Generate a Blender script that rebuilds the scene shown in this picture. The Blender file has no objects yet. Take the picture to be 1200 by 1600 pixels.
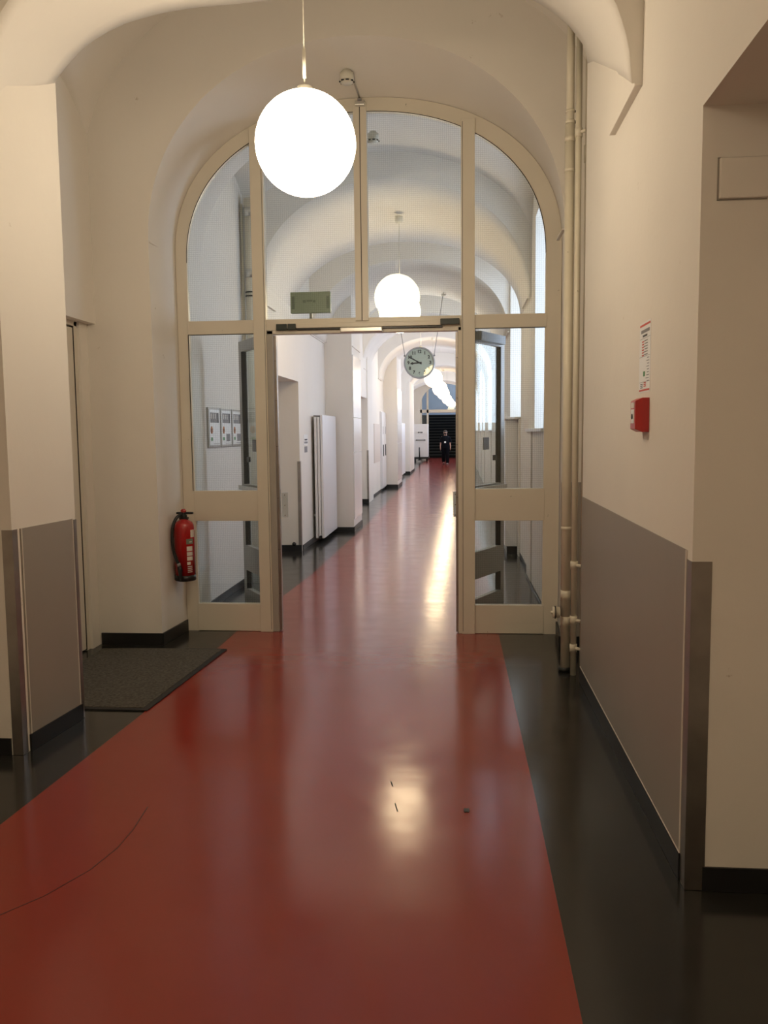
import bpy, bmesh, math, random
from math import sin, cos, pi, sqrt
from mathutils import Vector, Matrix
random.seed(7)
S = bpy.context.scene
COL = S.collection

# ------------------------------------------------------------------ camera
F_PX, H = 1320.0, 1.55
def _n(v): return Vector(v).normalized()
_Y = _n((117, 126, -F_PX)); _Z = _n((-150, 14500, 1320)); _Z = (_Z - _Z.dot(_Y) * _Y).normalized(); _X = _Y.cross(_Z)
cam = bpy.data.cameras.new('camera'); co = bpy.data.objects.new('camera', cam); COL.objects.link(co)
R = Matrix((_X, _Y, _Z))                      # camera axes -> world
co.matrix_world = Matrix.Translation((0, 0, H)) @ R.to_4x4()
cam.sensor_fit = 'VERTICAL'; cam.sensor_height = 36.0; cam.lens = 36.0 * F_PX / 1600.0
cam.clip_start = .05; cam.clip_end = 200
S.camera = co
# ------------------------------------------------------------------ world, exposure
w = bpy.data.worlds.new('world'); S.world = w; w.use_nodes = True
w.node_tree.nodes['Background'].inputs[0].default_value = (.55, .7, 1, 1)
w.node_tree.nodes['Background'].inputs[1].default_value = .02
S.view_settings.view_transform = 'Standard'; S.view_settings.look = 'None'
S.view_settings.exposure = 0.0; S.view_settings.gamma = 1; S.view_settings.use_curve_mapping = False
LAMP_NEAR, LAMP_FAR, WIN_E = 20.5, 14.0, 6.5
LAMP_COL = (1.0, .835, .615); WIN_COL = (.68, .79, 1.0)

# ------------------------------------------------------------------ materials
def lin(h):
    h = h.lstrip('#'); r = []
    for i in (0, 2, 4):
        c = int(h[i:i+2], 16) / 255; r.append(c / 12.92 if c <= .04045 else ((c + .055) / 1.055) ** 2.4)
    return (*r, 1)
def mat(name, col, rough=.6, metal=0, var=0, scale=3, bump=0, bscale=60, emit=None, estr=1, spec=.5, coat=0):
    m = bpy.data.materials.new(name); m.use_nodes = True; nt = m.node_tree; b = nt.nodes['Principled BSDF']
    c = col if isinstance(col, tuple) else lin(col)
    if len(c) == 3: c = (*c, 1)
    b.inputs['Base Color'].default_value = c; b.inputs['Roughness'].default_value = rough
    b.inputs['Metallic'].default_value = metal; b.inputs['Specular IOR Level'].default_value = spec
    if coat: b.inputs['Coat Weight'].default_value = coat; b.inputs['Coat Roughness'].default_value = .1
    g = nt.nodes.new('ShaderNodeNewGeometry')
    if var:
        n = nt.nodes.new('ShaderNodeTexNoise'); n.inputs['Scale'].default_value = scale; n.inputs['Detail'].default_value = 6
        nt.links.new(g.outputs['Position'], n.inputs['Vector'])
        r = nt.nodes.new('ShaderNodeValToRGB'); r.color_ramp.elements[0].position = .3; r.color_ramp.elements[1].position = .7
        r.color_ramp.elements[0].color = tuple(x * (1 - var) for x in c[:3]) + (1,)
        r.color_ramp.elements[1].color = tuple(min(1, x * (1 + var)) for x in c[:3]) + (1,)
        nt.links.new(n.outputs['Fac'], r.inputs[0]); nt.links.new(r.outputs[0], b.inputs['Base Color'])
    if bump:
        n = nt.nodes.new('ShaderNodeTexNoise'); n.inputs['Scale'].default_value = bscale; n.inputs['Detail'].default_value = 3
        nt.links.new(g.outputs['Position'], n.inputs['Vector'])
        bp = nt.nodes.new('ShaderNodeBump'); bp.inputs['Strength'].default_value = bump; bp.inputs['Distance'].default_value = .004
        nt.links.new(n.outputs['Fac'], bp.inputs['Height']); nt.links.new(bp.outputs[0], b.inputs['Normal'])
    if emit:
        b.inputs['Emission Color'].default_value = (*emit[:3], 1); b.inputs['Emission Strength'].default_value = estr
    return m
def worn(m, edge, amount=.58, scale=22):
    """small chipped spots of another colour"""
    nt = m.node_tree; b = nt.nodes['Principled BSDF']
    g = nt.nodes.new('ShaderNodeNewGeometry'); n = nt.nodes.new('ShaderNodeTexNoise')
    n.inputs['Scale'].default_value = scale; n.inputs['Detail'].default_value = 8; n.inputs['Roughness'].default_value = .7
    nt.links.new(g.outputs['Position'], n.inputs['Vector'])
    r = nt.nodes.new('ShaderNodeValToRGB'); r.color_ramp.elements[0].position = amount; r.color_ramp.elements[1].position = amount + .03
    nt.links.new(n.outputs['Fac'], r.inputs[0])
    mx = nt.nodes.new('ShaderNodeMixRGB'); nt.links.new(r.outputs[0], mx.inputs[0])
    src = b.inputs['Base Color']
    if src.is_linked: nt.links.new(src.links[0].from_socket, mx.inputs[1])
    else: mx.inputs[1].default_value = src.default_value
    mx.inputs[2].default_value = edge; nt.links.new(mx.outputs[0], src); return m
M = {}
M['wall'] = worn(mat('wall_paint', (.80, .755, .68), .72, var=.03, scale=1.2, bump=.25, bscale=25), (.58, .51, .42, 1), .675, 5)
M['ceil'] = mat('vault_paint', (.80, .76, .69), .8, var=.02, scale=1.0, bump=.2, bscale=20)
M['wain'] = mat('wainscot_paint', (.315, .285, .245), .42, var=.03, scale=2)
M['line'] = mat('edge_caulk', (.74, .69, .62), .6)
M['base'] = mat('rubber_skirting', (.012, .012, .012), .4)
M['steel'] = mat('brushed_steel', (.36, .33, .30), .34, 1, var=.12, scale=8)
M['frame'] = worn(mat('cream_gloss_paint', (.72, .665, .555), .35, var=.03, scale=2), (.22, .18, .13, 1), .685, 17)
M['pipe'] = worn(mat('pipe_paint', (.74, .68, .54), .38, var=.04, scale=9), (.10, .075, .06, 1), .68, 20)
M['leaf'] = worn(mat('door_leaf_paint', (.40, .375, .33), .36, 0, var=.05, scale=5), (.12, .10, .09, 1), .71, 30)
M['leafgrey'] = mat('door_leaf_grey', (.22, .225, .22), .4)
M['black'] = mat('black_plastic', (.014, .015, .014), .35)
M['darkgreen'] = mat('dark_green_housing', (.022, .032, .024), .4)
M['alu'] = mat('aluminium', (.62, .60, .55), .3, .7)
M['white'] = mat('white_enamel', (.78, .77, .76), .35)
M['whiteplas'] = mat('white_plastic', (.76, .73, .62), .4)
M['panel'] = mat('satin_cover_board', (.80, .765, .72), .22)
M['red'] = mat('extinguisher_red', (.42, .012, .012), .25, coat=.5)
M['alarm'] = mat('alarm_red', (.44, .022, .02), .32)
M['paper'] = mat('paper', (.82, .81, .78), .35)
M['ink'] = mat('ink', (.05, .05, .05), .6)
M['inkgrey'] = mat('grey_print', (.25, .24, .24), .6)
M['inkred'] = mat('red_print', (.62, .10, .07), .6)
M['inkgreen'] = mat('green_print', (.1, .3, .12), .6)
M['orange'] = mat('orange_print', (.55, .2, .07), .6)
M['clockface'] = mat('clock_face', (.64, .70, .63), .5)
M['clockrim'] = mat('clock_rim', (.42, .44, .44), .35, .2)
M['sign'] = mat('sign_housing', (.36, .42, .30), .45)
M['signd'] = mat('sign_dark', (.17, .21, .15), .45)
M['beige'] = mat('beige_hatch', (.66, .58, .50), .5)
M['cloth'] = mat('dark_scrubs', (.005, .0055, .008), .95, spec=.1)
M['skin'] = mat('skin', (.50, .28, .2), .5)
M['hair'] = mat('dark_hair', (.03, .02, .015), .6)
M['stair'] = mat('dark_stair', (.010, .010, .009), .8, spec=.2)
M['stairedge'] = mat('stair_nosing', (.085, .08, .065), .7, spec=.3)
M['hall'] = mat('hall_paint', (.43, .47, .52), .7)
M['doorpaint'] = worn(mat('side_door_paint', (.73, .68, .58), .5, var=.03, scale=2), (.45, .38, .3, 1), .70, 9)
M['gap'] = mat('dark_gap', (.03, .026, .022), .8)

# floor: glossy sheet vinyl with slow waves and faint scuffs
def floor_mat(name, col, dark=0):
    m = mat(name, col, .2, var=.05, scale=1.5); nt = m.node_tree; b = nt.nodes['Principled BSDF']
    b.inputs['Specular IOR Level'].default_value = .5
    g = nt.nodes.new('ShaderNodeNewGeometry')
    mp = nt.nodes.new('ShaderNodeMapping'); mp.inputs['Scale'].default_value = (1.1, 2.6, 1)
    nt.links.new(g.outputs['Position'], mp.inputs['Vector'])
    n1 = nt.nodes.new('ShaderNodeTexNoise'); n1.inputs['Scale'].default_value = 1.6; n1.inputs['Detail'].default_value = 2
    nt.links.new(mp.outputs[0], n1.inputs['Vector'])
    bp = nt.nodes.new('ShaderNodeBump'); bp.inputs['Strength'].default_value = .16; bp.inputs['Distance'].default_value = .008
    nt.links.new(n1.outputs['Fac'], bp.inputs['Height'])
    n2 = nt.nodes.new('ShaderNodeTexNoise'); n2.inputs['Scale'].default_value = 420; n2.inputs['Detail'].default_value = 2
    nt.links.new(g.outputs['Position'], n2.inputs['Vector'])
    bp2 = nt.nodes.new('ShaderNodeBump'); bp2.inputs['Strength'].default_value = .06; bp2.inputs['Distance'].default_value = .001
    nt.links.new(n2.outputs['Fac'], bp2.inputs['Height']); nt.links.new(bp.outputs[0], bp2.inputs['Normal'])
    nt.links.new(bp2.outputs[0], b.inputs['Normal'])
    n3 = nt.nodes.new('ShaderNodeTexNoise'); n3.inputs['Scale'].default_value = 5; n3.inputs['Detail'].default_value = 5
    nt.links.new(g.outputs['Position'], n3.inputs['Vector'])
    r = nt.nodes.new('ShaderNodeMapRange'); r.inputs[1].default_value = .3; r.inputs[2].default_value = .7
    r.inputs[3].default_value = .12; r.inputs[4].default_value = .19
    nt.links.new(n3.outputs['Fac'], r.inputs[0]); nt.links.new(r.outputs[0], b.inputs['Roughness'])
    return m
M['fred'] = floor_mat('red_vinyl', (.27, .033, .021))
M['fdark'] = floor_mat('charcoal_vinyl', (.024, .0235, .021))
M['mat'] = mat('mat_pile', (.088, .078, .060), .95, var=.45, scale=60, bump=1, bscale=300)
M['matedge'] = mat('mat_rubber_edge', (.02, .018, .016), .7)

# wired glass
def glass_mat(name, tint, wire=True):
    m = bpy.data.materials.new(name); m.use_nodes = True; nt = m.node_tree; nt.nodes.clear()
    out = nt.nodes.new('ShaderNodeOutputMaterial'); t = nt.nodes.new('ShaderNodeBsdfTransparent'); gl = nt.nodes.new('ShaderNodeBsdfGlossy')
    gl.inputs['Roughness'].default_value = .02; gl.inputs['Color'].default_value = (.9, .95, .92, 1)
    lw_ = nt.nodes.new('ShaderNodeLayerWeight'); lw_.inputs[0].default_value = .5
    pw = nt.nodes.new('ShaderNodeMath'); pw.operation = 'POWER'; nt.links.new(lw_.outputs['Facing'], pw.inputs[0]); pw.inputs[1].default_value = 5
    fr = nt.nodes.new('ShaderNodeMath'); fr.operation = 'MULTIPLY_ADD'; nt.links.new(pw.outputs[0], fr.inputs[0]); fr.inputs[1].default_value = .7; fr.inputs[2].default_value = .04
    mx = nt.nodes.new('ShaderNodeMixShader'); nt.links.new(fr.outputs[0], mx.inputs[0]); nt.links.new(t.outputs[0], mx.inputs[1]); nt.links.new(gl.outputs[0], mx.inputs[2])
    t.inputs[0].default_value = (*tint, 1); last = mx
    if wire:
        tc = nt.nodes.new('ShaderNodeTexCoord'); sp = nt.nodes.new('ShaderNodeSeparateXYZ'); nt.links.new(tc.outputs['Object'], sp.inputs[0])
        ms = []
        for ax in (0, 2):
            d = nt.nodes.new('ShaderNodeMath'); d.operation = 'DIVIDE'; nt.links.new(sp.outputs[ax], d.inputs[0]); d.inputs[1].default_value = .0145
            fr_ = nt.nodes.new('ShaderNodeMath'); fr_.operation = 'FRACT'; nt.links.new(d.outputs[0], fr_.inputs[0])
            lt = nt.nodes.new('ShaderNodeMath'); lt.operation = 'LESS_THAN'; nt.links.new(fr_.outputs[0], lt.inputs[0]); lt.inputs[1].default_value = .16
            ms.append(lt)
        mxx = nt.nodes.new('ShaderNodeMath'); mxx.operation = 'MAXIMUM'
        nt.links.new(ms[0].outputs[0], mxx.inputs[0]); nt.links.new(ms[1].outputs[0], mxx.inputs[1])
        cm = nt.nodes.new('ShaderNodeMixRGB'); nt.links.new(mxx.outputs[0], cm.inputs[0])
        cm.inputs[1].default_value = (*tint, 1); cm.inputs[2].default_value = (*(c * .89 for c in tint), 1)
        nt.links.new(cm.outputs[0], t.inputs[0])
    nt.links.new(last.outputs[0], out.inputs[0]); return m
M['glass'] = glass_mat('wired_glass', (.90, .93, .935))
M['clear'] = glass_mat('clear_glass', (.96, .98, .97), False)
def emis(name, col, s):
    m = bpy.data.materials.new(name); m.use_nodes = True; nt = m.node_tree; nt.nodes.clear()
    o = nt.nodes.new('ShaderNodeOutputMaterial'); e = nt.nodes.new('ShaderNodeEmission'); e.inputs[0].default_value = (*col, 1); e.inputs[1].default_value = s
    nt.links.new(e.outputs[0], o.inputs[0]); return m
M['globe_near'] = emis('opal_globe_near', LAMP_COL, LAMP_NEAR)
M['globe_far'] = emis('opal_globe_far', (1.0, .77, .47), LAMP_FAR)
M['daylight'] = emis('daylight_pane', WIN_COL, WIN_E)

# ------------------------------------------------------------------ mesh builder
class MB:
    def __init__(s): s.v = []; s.f = []; s.m = []; s.mats = []; s.sm = []
    def mi(s, m):
        m = M[m] if isinstance(m, str) else m
        if m not in s.mats: s.mats.append(m)
        return s.mats.index(m)
    def add(s, vs, fs, m, smooth=False):
        o = len(s.v); s.v += [tuple(v) for v in vs]; k = s.mi(m)
        for f in fs: s.f.append(tuple(o + i for i in f)); s.m.append(k); s.sm.append(smooth)
        return s
    def box(s, x0, x1, y0, y1, z0, z1, m):
        vs = [(x, y, z) for z in (z0, z1) for y in (y0, y1) for x in (x0, x1)]
        return s.add(vs, [(0, 2, 3, 1), (4, 5, 7, 6), (0, 1, 5, 4), (2, 6, 7, 3), (0, 4, 6, 2), (1, 3, 7, 5)], m)
    def quad(s, a, b, c, d, m): return s.add([a, b, c, d], [(0, 1, 2, 3)], m)
    def obox(s, p, q, n, t, w_, m):
        """beam from p to q, half sizes t along n and w_ along the third axis"""
        p, q, n = Vector(p), Vector(q), Vector(n).normalized(); d = (q - p).normalized(); b = d.cross(n).normalized()
        vs = [e + n * t * i + b * w_ * j for e in (p, q) for i, j in ((-1, -1), (1, -1), (1, 1), (-1, 1))]
        return s.add(vs, [(0, 1, 2, 3), (7, 6, 5, 4), (0, 4, 5, 1), (1, 5, 6, 2), (2, 6, 7, 3), (3, 7, 4, 0)], m)
    def tube(s, pts, r, m, n=16, caps=True):
        pts = [Vector(p) for p in pts]; rs = r if isinstance(r, (list, tuple)) else [r] * len(pts)
        rings = []; up = None
        for i, p in enumerate(pts):
            d = (pts[min(i + 1, len(pts) - 1)] - pts[max(i - 1, 0)]).normalized()
            a = d.orthogonal().normalized() if up is None else (up - up.dot(d) * d).normalized()
            up = a; b = d.cross(a); rings.append([p + (a * cos(2 * pi * k / n) + b * sin(2 * pi * k / n)) * rs[i] for k in range(n)])
        vs = [v for rg in rings for v in rg]; fs = []
        for i in range(len(pts) - 1):
            for k in range(n): fs.append((i * n + k, i * n + (k + 1) % n, (i + 1) * n + (k + 1) % n, (i + 1) * n + k))
        s.add(vs, fs, m, True)
        if caps: s.add(rings[0], [tuple(range(n - 1, -1, -1))], m); s.add(rings[-1], [tuple(range(n))], m)
        return s
    def lathe(s, prof, c, m, n=32, axis='Z', smooth=True):
        cx, cy, cz = c; vs = []
        for r, h in prof:
            for k in range(n):
                a = 2 * pi * k / n; u, v = r * cos(a), r * sin(a)
                vs.append({'Z': (cx + u, cy + v, cz + h), 'Y': (cx + u, cy + h, cz + v), 'X': (cx + h, cy + u, cz + v)}[axis])
        fs = [(i * n + k, i * n + (k + 1) % n, (i + 1) * n + (k + 1) % n, (i + 1) * n + k) for i in range(len(prof) - 1) for k in range(n)]
        return s.add(vs, fs, m, smooth)
    def prism(s, poly, y0, y1, m):
        """poly of (x,z), extruded along y"""
        n = len(poly); vs = [(x, y0, z) for x, z in poly] + [(x, y1, z) for x, z in poly]
        fs = [tuple(range(n)), tuple(range(2 * n - 1, n - 1, -1))] + [(i, i + n, (i + 1) % n + n, (i + 1) % n) for i in range(n)]
        return s.add(vs, fs, m)
    def prismx(s, poly, x0, x1, m):
        """poly of (y,z), extruded along x"""
        n = len(poly); vs = [(x0, y, z) for y, z in poly] + [(x1, y, z) for y, z in poly]
        fs = [tuple(range(n)), tuple(range(2 * n - 1, n - 1, -1))] + [(i, i + n, (i + 1) % n + n, (i + 1) % n) for i in range(n)]
        return s.add(vs, fs, m)
    def prismz(s, poly, z0, z1, m):
        n = len(poly); vs = [(x, y, z0) for x, y in poly] + [(x, y, z1) for x, y in poly]
        fs = [tuple(range(n)), tuple(range(2 * n - 1, n - 1, -1))] + [(i, i + n, (i + 1) % n + n, (i + 1) % n) for i in range(n)]
        return s.add(vs, fs, m)
    def loft(s, curves, m, smooth=True, closed=False):
        n = len(curves[0]); vs = [p for c in curves for p in c]; e = n if closed else n - 1
        fs = [(i * n + k, (i + 1) * n + k, (i + 1) * n + (k + 1) % n, i * n + (k + 1) % n) for i in range(len(curves) - 1) for k in range(e)]
        return s.add(vs, fs, m, smooth)
    def sphere(s, c, r, m, n=32, k=18, sc=(1, 1, 1)):
        prof = [(r * sin(pi * i / k) * 1.0, -r * cos(pi * i / k)) for i in range(k + 1)]
        o = len(s.v); s.lathe([(max(p, 1e-5), h) for p, h in prof], (0, 0, 0), m, n)
        for i in range(o, len(s.v)): v = s.v[i]; s.v[i] = (c[0] + v[0] * sc[0], c[1] + v[1] * sc[1], c[2] + v[2] * sc[2])
        return s
    def build(s, name, parent=None, origin=None, bevel=0, fixn=True):
        me = bpy.data.meshes.new(name); o = bpy.data.objects.new(name, me); COL.objects.link(o)
        og = Vector(origin) if origin else Vector((0, 0, 0))
        me.from_pydata([tuple(Vector(v) - og) for v in s.v], [], s.f)
        for mm in s.mats: me.materials.append(mm)
        for p, k, sm in zip(me.polygons, s.m, s.sm): p.material_index = k; p.use_smooth = sm
        if fixn:
            bm = bmesh.new(); bm.from_mesh(me); bmesh.ops.remove_doubles(bm, verts=bm.verts, dist=1e-5)
            bmesh.ops.recalc_face_normals(bm, faces=bm.faces); bm.to_mesh(me); bm.free()
        o.location = og
        if parent is not None:
            o.parent = parent; o.location = og - Vector(parent['_w'] if '_w' in parent else (0, 0, 0))
        o['_w'] = tuple(og)
        if bevel:
            b = o.modifiers.new('bevel', 'BEVEL'); b.width = bevel; b.segments = 2; b.limit_method = 'ANGLE'; b.angle_limit = .7
        return o
def tag(o, label=None, cat=None, group=None, kind=None):
    if label: o['label'] = label
    if cat: o['category'] = cat
    if group: o['group'] = group
    if kind: o['kind'] = kind
    return o
def struct(o, label=None, cat=None): return tag(o, label, cat, kind='structure')
def empty(name, loc):
    o = bpy.data.objects.new(name, None); COL.objects.link(o); o.location = loc; o['_w'] = tuple(loc); o.empty_display_size = .1; return o
def sup(u, n=2.2): u = min(1, abs(u)); return (1 - u ** n) ** (1 / n)
def arch(Y, xl, xr, spring, crown, n=2.1, N=40, foot=None):
    """points left to right over an arch; foot adds vertical legs down to that height"""
    c, a = (xl + xr) / 2, (xr - xl) / 2; pts = []
    for i in range(N + 1):
        t = pi - pi * i / N; x = cos(t); e = 2 / n
        X = c + a * math.copysign(abs(cos(t)) ** e, cos(t)); Z = spring + (crown - spring) * abs(sin(t)) ** e
        pts.append((X, Y, Z))
    if foot is not None: pts = [(xl, Y, foot)] + pts + [(xr, Y, foot)]
    return pts
TOP = 5.1

# ================================================================== FLOOR
mb = MB()
Lr = [(-3, -1.84), (3.1, -1.835), (4.42, -1.765), (6.45, -1.745), (9.0, -1.62), (14.2, -1.55), (22.2, -1.62), (31.5, -1.71), (38, -1.8), (50, -1.85)]
Rr = [(-3, .32), (3.46, .32), (6.43, .30), (9, .30), (14.2, .30), (22.2, .3), (31.5, .3), (38, .3), (50, .3)]
def interp(T, y):
    for (a, b), (c, d) in zip(T, T[1:]):
        if y <= c: return b + (d - b) * (y - a) / (c - a)
    return T[-1][1]
ys = sorted(set([a for a, _ in Lr] + [a for a, _ in Rr]))
for y0, y1 in zip(ys, ys[1:]):
    l0, l1, r0, r1 = interp(Lr, y0), interp(Lr, y1), interp(Rr, y0), interp(Rr, y1)
    mb.quad((-3.4, y0, 0), (l0, y0, 0), (l1, y1, 0), (-3.4, y1, 0), 'fdark')
    mb.quad((l0, y0, 0), (r0, y0, 0), (r1, y1, 0), (l1, y1, 0), 'fred')
    mb.quad((r0, y0, 0), (2.2, y0, 0), (2.2, y1, 0), (r1, y1, 0), 'fdark')
mb.box(-4, 3.2, 50, 60, -.02, 0, 'fdark')
mb.box(-3.4, 2.2, -3, 50, -.12, -.004, 'fdark')
struct(mb.build('floor'), 'glossy corridor floor with red centre strip between charcoal borders', 'floor')

# ================================================================== WALLS, near zone
WL = MB(); WR = MB()
# left: wall behind camera side, niche, pillar, bay back wall
WL.box(-2.7, -2.09, -3, 1.4, 0, TOP, 'wall')
WL.box(-3.0, -2.7, 1.4, 3.82, 0, TOP, 'wall')
WL.box(-2.7, -2.125, 1.4, 3.82, 2.75, TOP, 'wall')
WL.prismz([(-2.12, 3.82), (-3.0, 3.82), (-3.0, 4.37), (-2.064, 4.37)], 0, TOP, 'wall')
# bay left wall, with the doorway recess
WL.box(-3.0, -2.60, 4.37, 4.44, 0, TOP, 'wall')
WL.box(-3.0, -2.60, 4.44, 6.0, 2.345, TOP, 'wall')
WL.box(-3.0, -2.66, 5.83, 5.99, 0, 2.345, 'wall')
# right: wall behind, niche, pier, recess
WR.box(.75, 1.3, -3, 1.2, 0, TOP, 'wall')
WR.box(.755, 1.3, 1.2, 2.8, 2.545, TOP, 'wall')
WR.box(1.3, 1.6, -3, 6.0, 0, TOP, 'wall')
WR.prismz([(.756, 2.8), (1.3, 2.8), (1.3, 5.19), (.745, 5.19)], 0, TOP, 'wall')
WR.box(1.0, 1.3, 5.19, 6.0, 0, TOP, 'wall')
struct(WL.build('wall_left'), 'cream plaster wall left of the corridor before the partition', 'wall')
struct(WR.build('wall_right'), 'cream plaster wall right of the corridor before the partition', 'wall')
b = MB(); b.box(-2.7, 1.3, -3.2, -3.0, 0, TOP, 'wall')
struct(b.build('wall_back'), 'cream plaster wall closing the corridor behind the viewer', 'wall')

# recessed cover on the right reveal
b = MB(); b.box(.808, .955, 2.785, 2.799, 2.262, 2.385, 'wall')
tag(b.build('wall_hatch', bevel=.004), 'small plastered-over rectangular cover high on the right reveal', 'cover')
b = MB()
b.box(.8035, .8075, 2.797, 2.7995, 2.258, 2.388, 'wain')
b.box(.8035, .955, 2.797, 2.7995, 2.258, 2.2615, 'wain'); b.box(.8035, .955, 2.797, 2.7995, 2.3855, 2.388, 'wain')
b.build('cover_joint', bpy.data.objects['wall_hatch'])

# ------------------------------------------------------------------ arch A (transverse arch over the near pillars)
farA = [(-2.066, 4.36, 3.35), (-2.040, 4.369, 3.391), (-1.983, 4.385, 3.465), (-1.922, 4.403, 3.535), (-1.828, 4.43, 3.608), (-1.703, 4.465, 3.678), (-1.547, 4.51, 3.735), (-1.39, 4.556, 3.775),
        (-1.198, 4.611, 3.808), (-1.004, 4.667, 3.845), (-.75, 4.74, 3.90), (-.5, 4.81, 3.945), (-.25, 4.885, 3.98), (0, 4.957, 4.0), (.2, 5.014, 4.0), (.33, 5.052, 3.99),
        (.438, 5.082, 3.965), (.541, 5.111, 3.911), (.635, 5.138, 3.842), (.70, 5.157, 3.77), (.726, 5.165, 3.734), (.745, 5.19, 3.66)]
nA = len(farA)
def nearpt(i):
    t = pi - pi * i / (nA - 1); X = -.695 + 1.405 * math.copysign(abs(cos(t)) ** .95, cos(t)); Z = 2.962 + .95 * abs(sin(t)) ** .95
    return (X, 3.69, Z)
nearA = [nearpt(i) for i in range(nA)]
# resample the far curve by arc length fraction so the loft runs straight
def resample(c, n):
    d = [0]
    for a, b_ in zip(c, c[1:]): d.append(d[-1] + (Vector(a) - Vector(b_)).length)
    out = []
    for i in range(n):
        s_ = d[-1] * i / (n - 1); k = max(j for j in range(len(d)) if d[j] <= s_ + 1e-9); k = min(k, len(c) - 2)
        t = (s_ - d[k]) / (d[k + 1] - d[k]); out.append(tuple(Vector(c[k]).lerp(Vector(c[k + 1]), t)))
    return out
NA = 60
fA, nAr = resample(farA, NA), resample(nearA, NA)
fA = [(-2.3, 4.36, 3.35)] + fA + [(.80, 5.19, 3.66)]; nAr = [(-2.3, 3.69, 2.962)] + nAr + [(.80, 3.69, 2.962)]; NA += 2
mid = []; TS = (.12, .25, .39, .55, .7, .85)
for i in range(NA):
    p, q = Vector(nAr[i]), Vector(fA[i]); row = []
    we, ws = math.exp(-max(0, NA - 2 - i) / 2.2), math.exp(-max(0, i - 1) / 5)
    for t in TS:
        sh = min(t / .39, 1) * (1 - max(0, (t - .39) / .61)); v = p.lerp(q, t); v.x += min(t / .39, 1) * (.0435 - .0365 * t) * we - .05 * sh * ws; row.append(tuple(v))
    mid.append(row)
b = MB(); b.loft([nAr] + [[m_[j] for m_ in mid] for j in range(len(TS))] + [fA], 'ceil')
b.loft([fA, [(x, y, TOP) for x, y, z in fA]], 'ceil', False)
b.loft([nAr, [(x, y, TOP) for x, y, z in nAr]], 'ceil', False)
struct(b.build('ceiling', fixn=True), 'low transverse arch between the two near pillars', 'arch')
def archA_z(x, y):
    t = (y - 3.69) / (4.8 - 3.69); za = min(nAr, key=lambda p: abs(p[0] - x))[2]; zb = min(fA, key=lambda p: abs(p[0] - x))[2]
    return za + (zb - za) * min(1, max(0, t))

# ------------------------------------------------------------------ groin vaulted bays
def bay(y0, y1, xl, xr, spring, crown, side, sidecrown, name='ceiling', nx=44, ny=26):
    c, a, yc, h = (xl + xr) / 2, (xr - xl) / 2, (y0 + y1) / 2, (y1 - y0) / 2; vs = []; fs = []
    for j in range(ny + 1):
        for i in range(nx + 1):
            x = c - a * cos(pi * i / nx); y = yc - h * cos(pi * j / ny)
            za = spring + (crown - spring) * sup((x - c) / a, 2); zb = side + (sidecrown - side) * sup((y - yc) / h, 2)
            k = .05; d = za - zb; z = .5 * (za + zb + sqrt(d * d + k * k)) - .01
            vs.append((x, y, z))
    for j in range(ny):
        for i in range(nx): k = j * (nx + 1) + i; fs.append((k, k + 1, k + nx + 2, k + nx + 1))
    b = MB(); b.add(vs, fs, 'ceil', True); return b.build(name, fixn=True)
struct(bay(4.33, 6.02, -2.62, 1.02, 3.45, 4.75, 3.40, 3.98), 'vaulted bay in front of the glazed partition', 'vault')
struct(bay(-3.0, 3.7, -2.72, 1.32, 3.3, 4.7, 3.2, 4.2), 'vaulted bay above the viewer', 'vault')

# ------------------------------------------------------------------ partition arch wall
ARW = MB()
O1 = arch(5.96, -2.185, .715, 2.92, 4.226, 2.08, 56, 0); O1b = arch(6.43, -2.150, .757, 2.90, 4.0, 2.2, 56, 0)
O2 = arch(6.47, -2.150, .757, 2.90, 4.0, 2.2, 56, 0); O3 = arch(7.15, -2.17, .755, 2.92, 4.12, 2.15, 56, 0)
ARW.loft([O1, O1b], 'wall'); ARW.loft([O1b, O2], 'wall'); ARW.loft([O2, O3], 'wall')
def spandrel(mbx, C, Y, xl, xr, m='wall'):
    """wall face in the plane Y around the arch curve C"""
    for (x0, _, z0), (x1, _, z1) in zip(C, C[1:]):
        if abs(x1 - x0) < 1e-6: continue
        mbx.quad((x0, Y, z0), (x1, Y, z1), (x1, Y, TOP), (x0, Y, TOP), m)
    mbx.quad((xl, Y, 0), (C[0][0], Y, 0), (C[0][0], Y, TOP), (xl, Y, TOP), m)
    mbx.quad((C[-1][0], Y, 0), (xr, Y, 0), (xr, Y, TOP), (C[-1][0], Y, TOP), m)
spandrel(ARW, O1, 5.96, -3.0, 1.3); spandrel(ARW, O3, 7.15, -3.0, 1.3)
struct(ARW.build('wall_front', fixn=False), 'cream arched cross wall holding the glazed partition', 'wall')
# impost ledges: thin plaster steps at the foot of each arch
def ledge(x0, x1, y0, y1, z):
    b = MB(); b.box(min(x0, x1), max(x0, x1), y0, y1, z - .012, z, 'wall')
    return struct(b.build('trim_1', bevel=.003), 'thin plaster impost step at the foot of an arch', 'moulding')
ledge(.72, .756, 3.69, 4.28, 2.965)
ledge(-2.19, -2.172, 5.97, 6.42, 2.915); ledge(.70, .722, 5.97, 6.3, 2.915)

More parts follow.
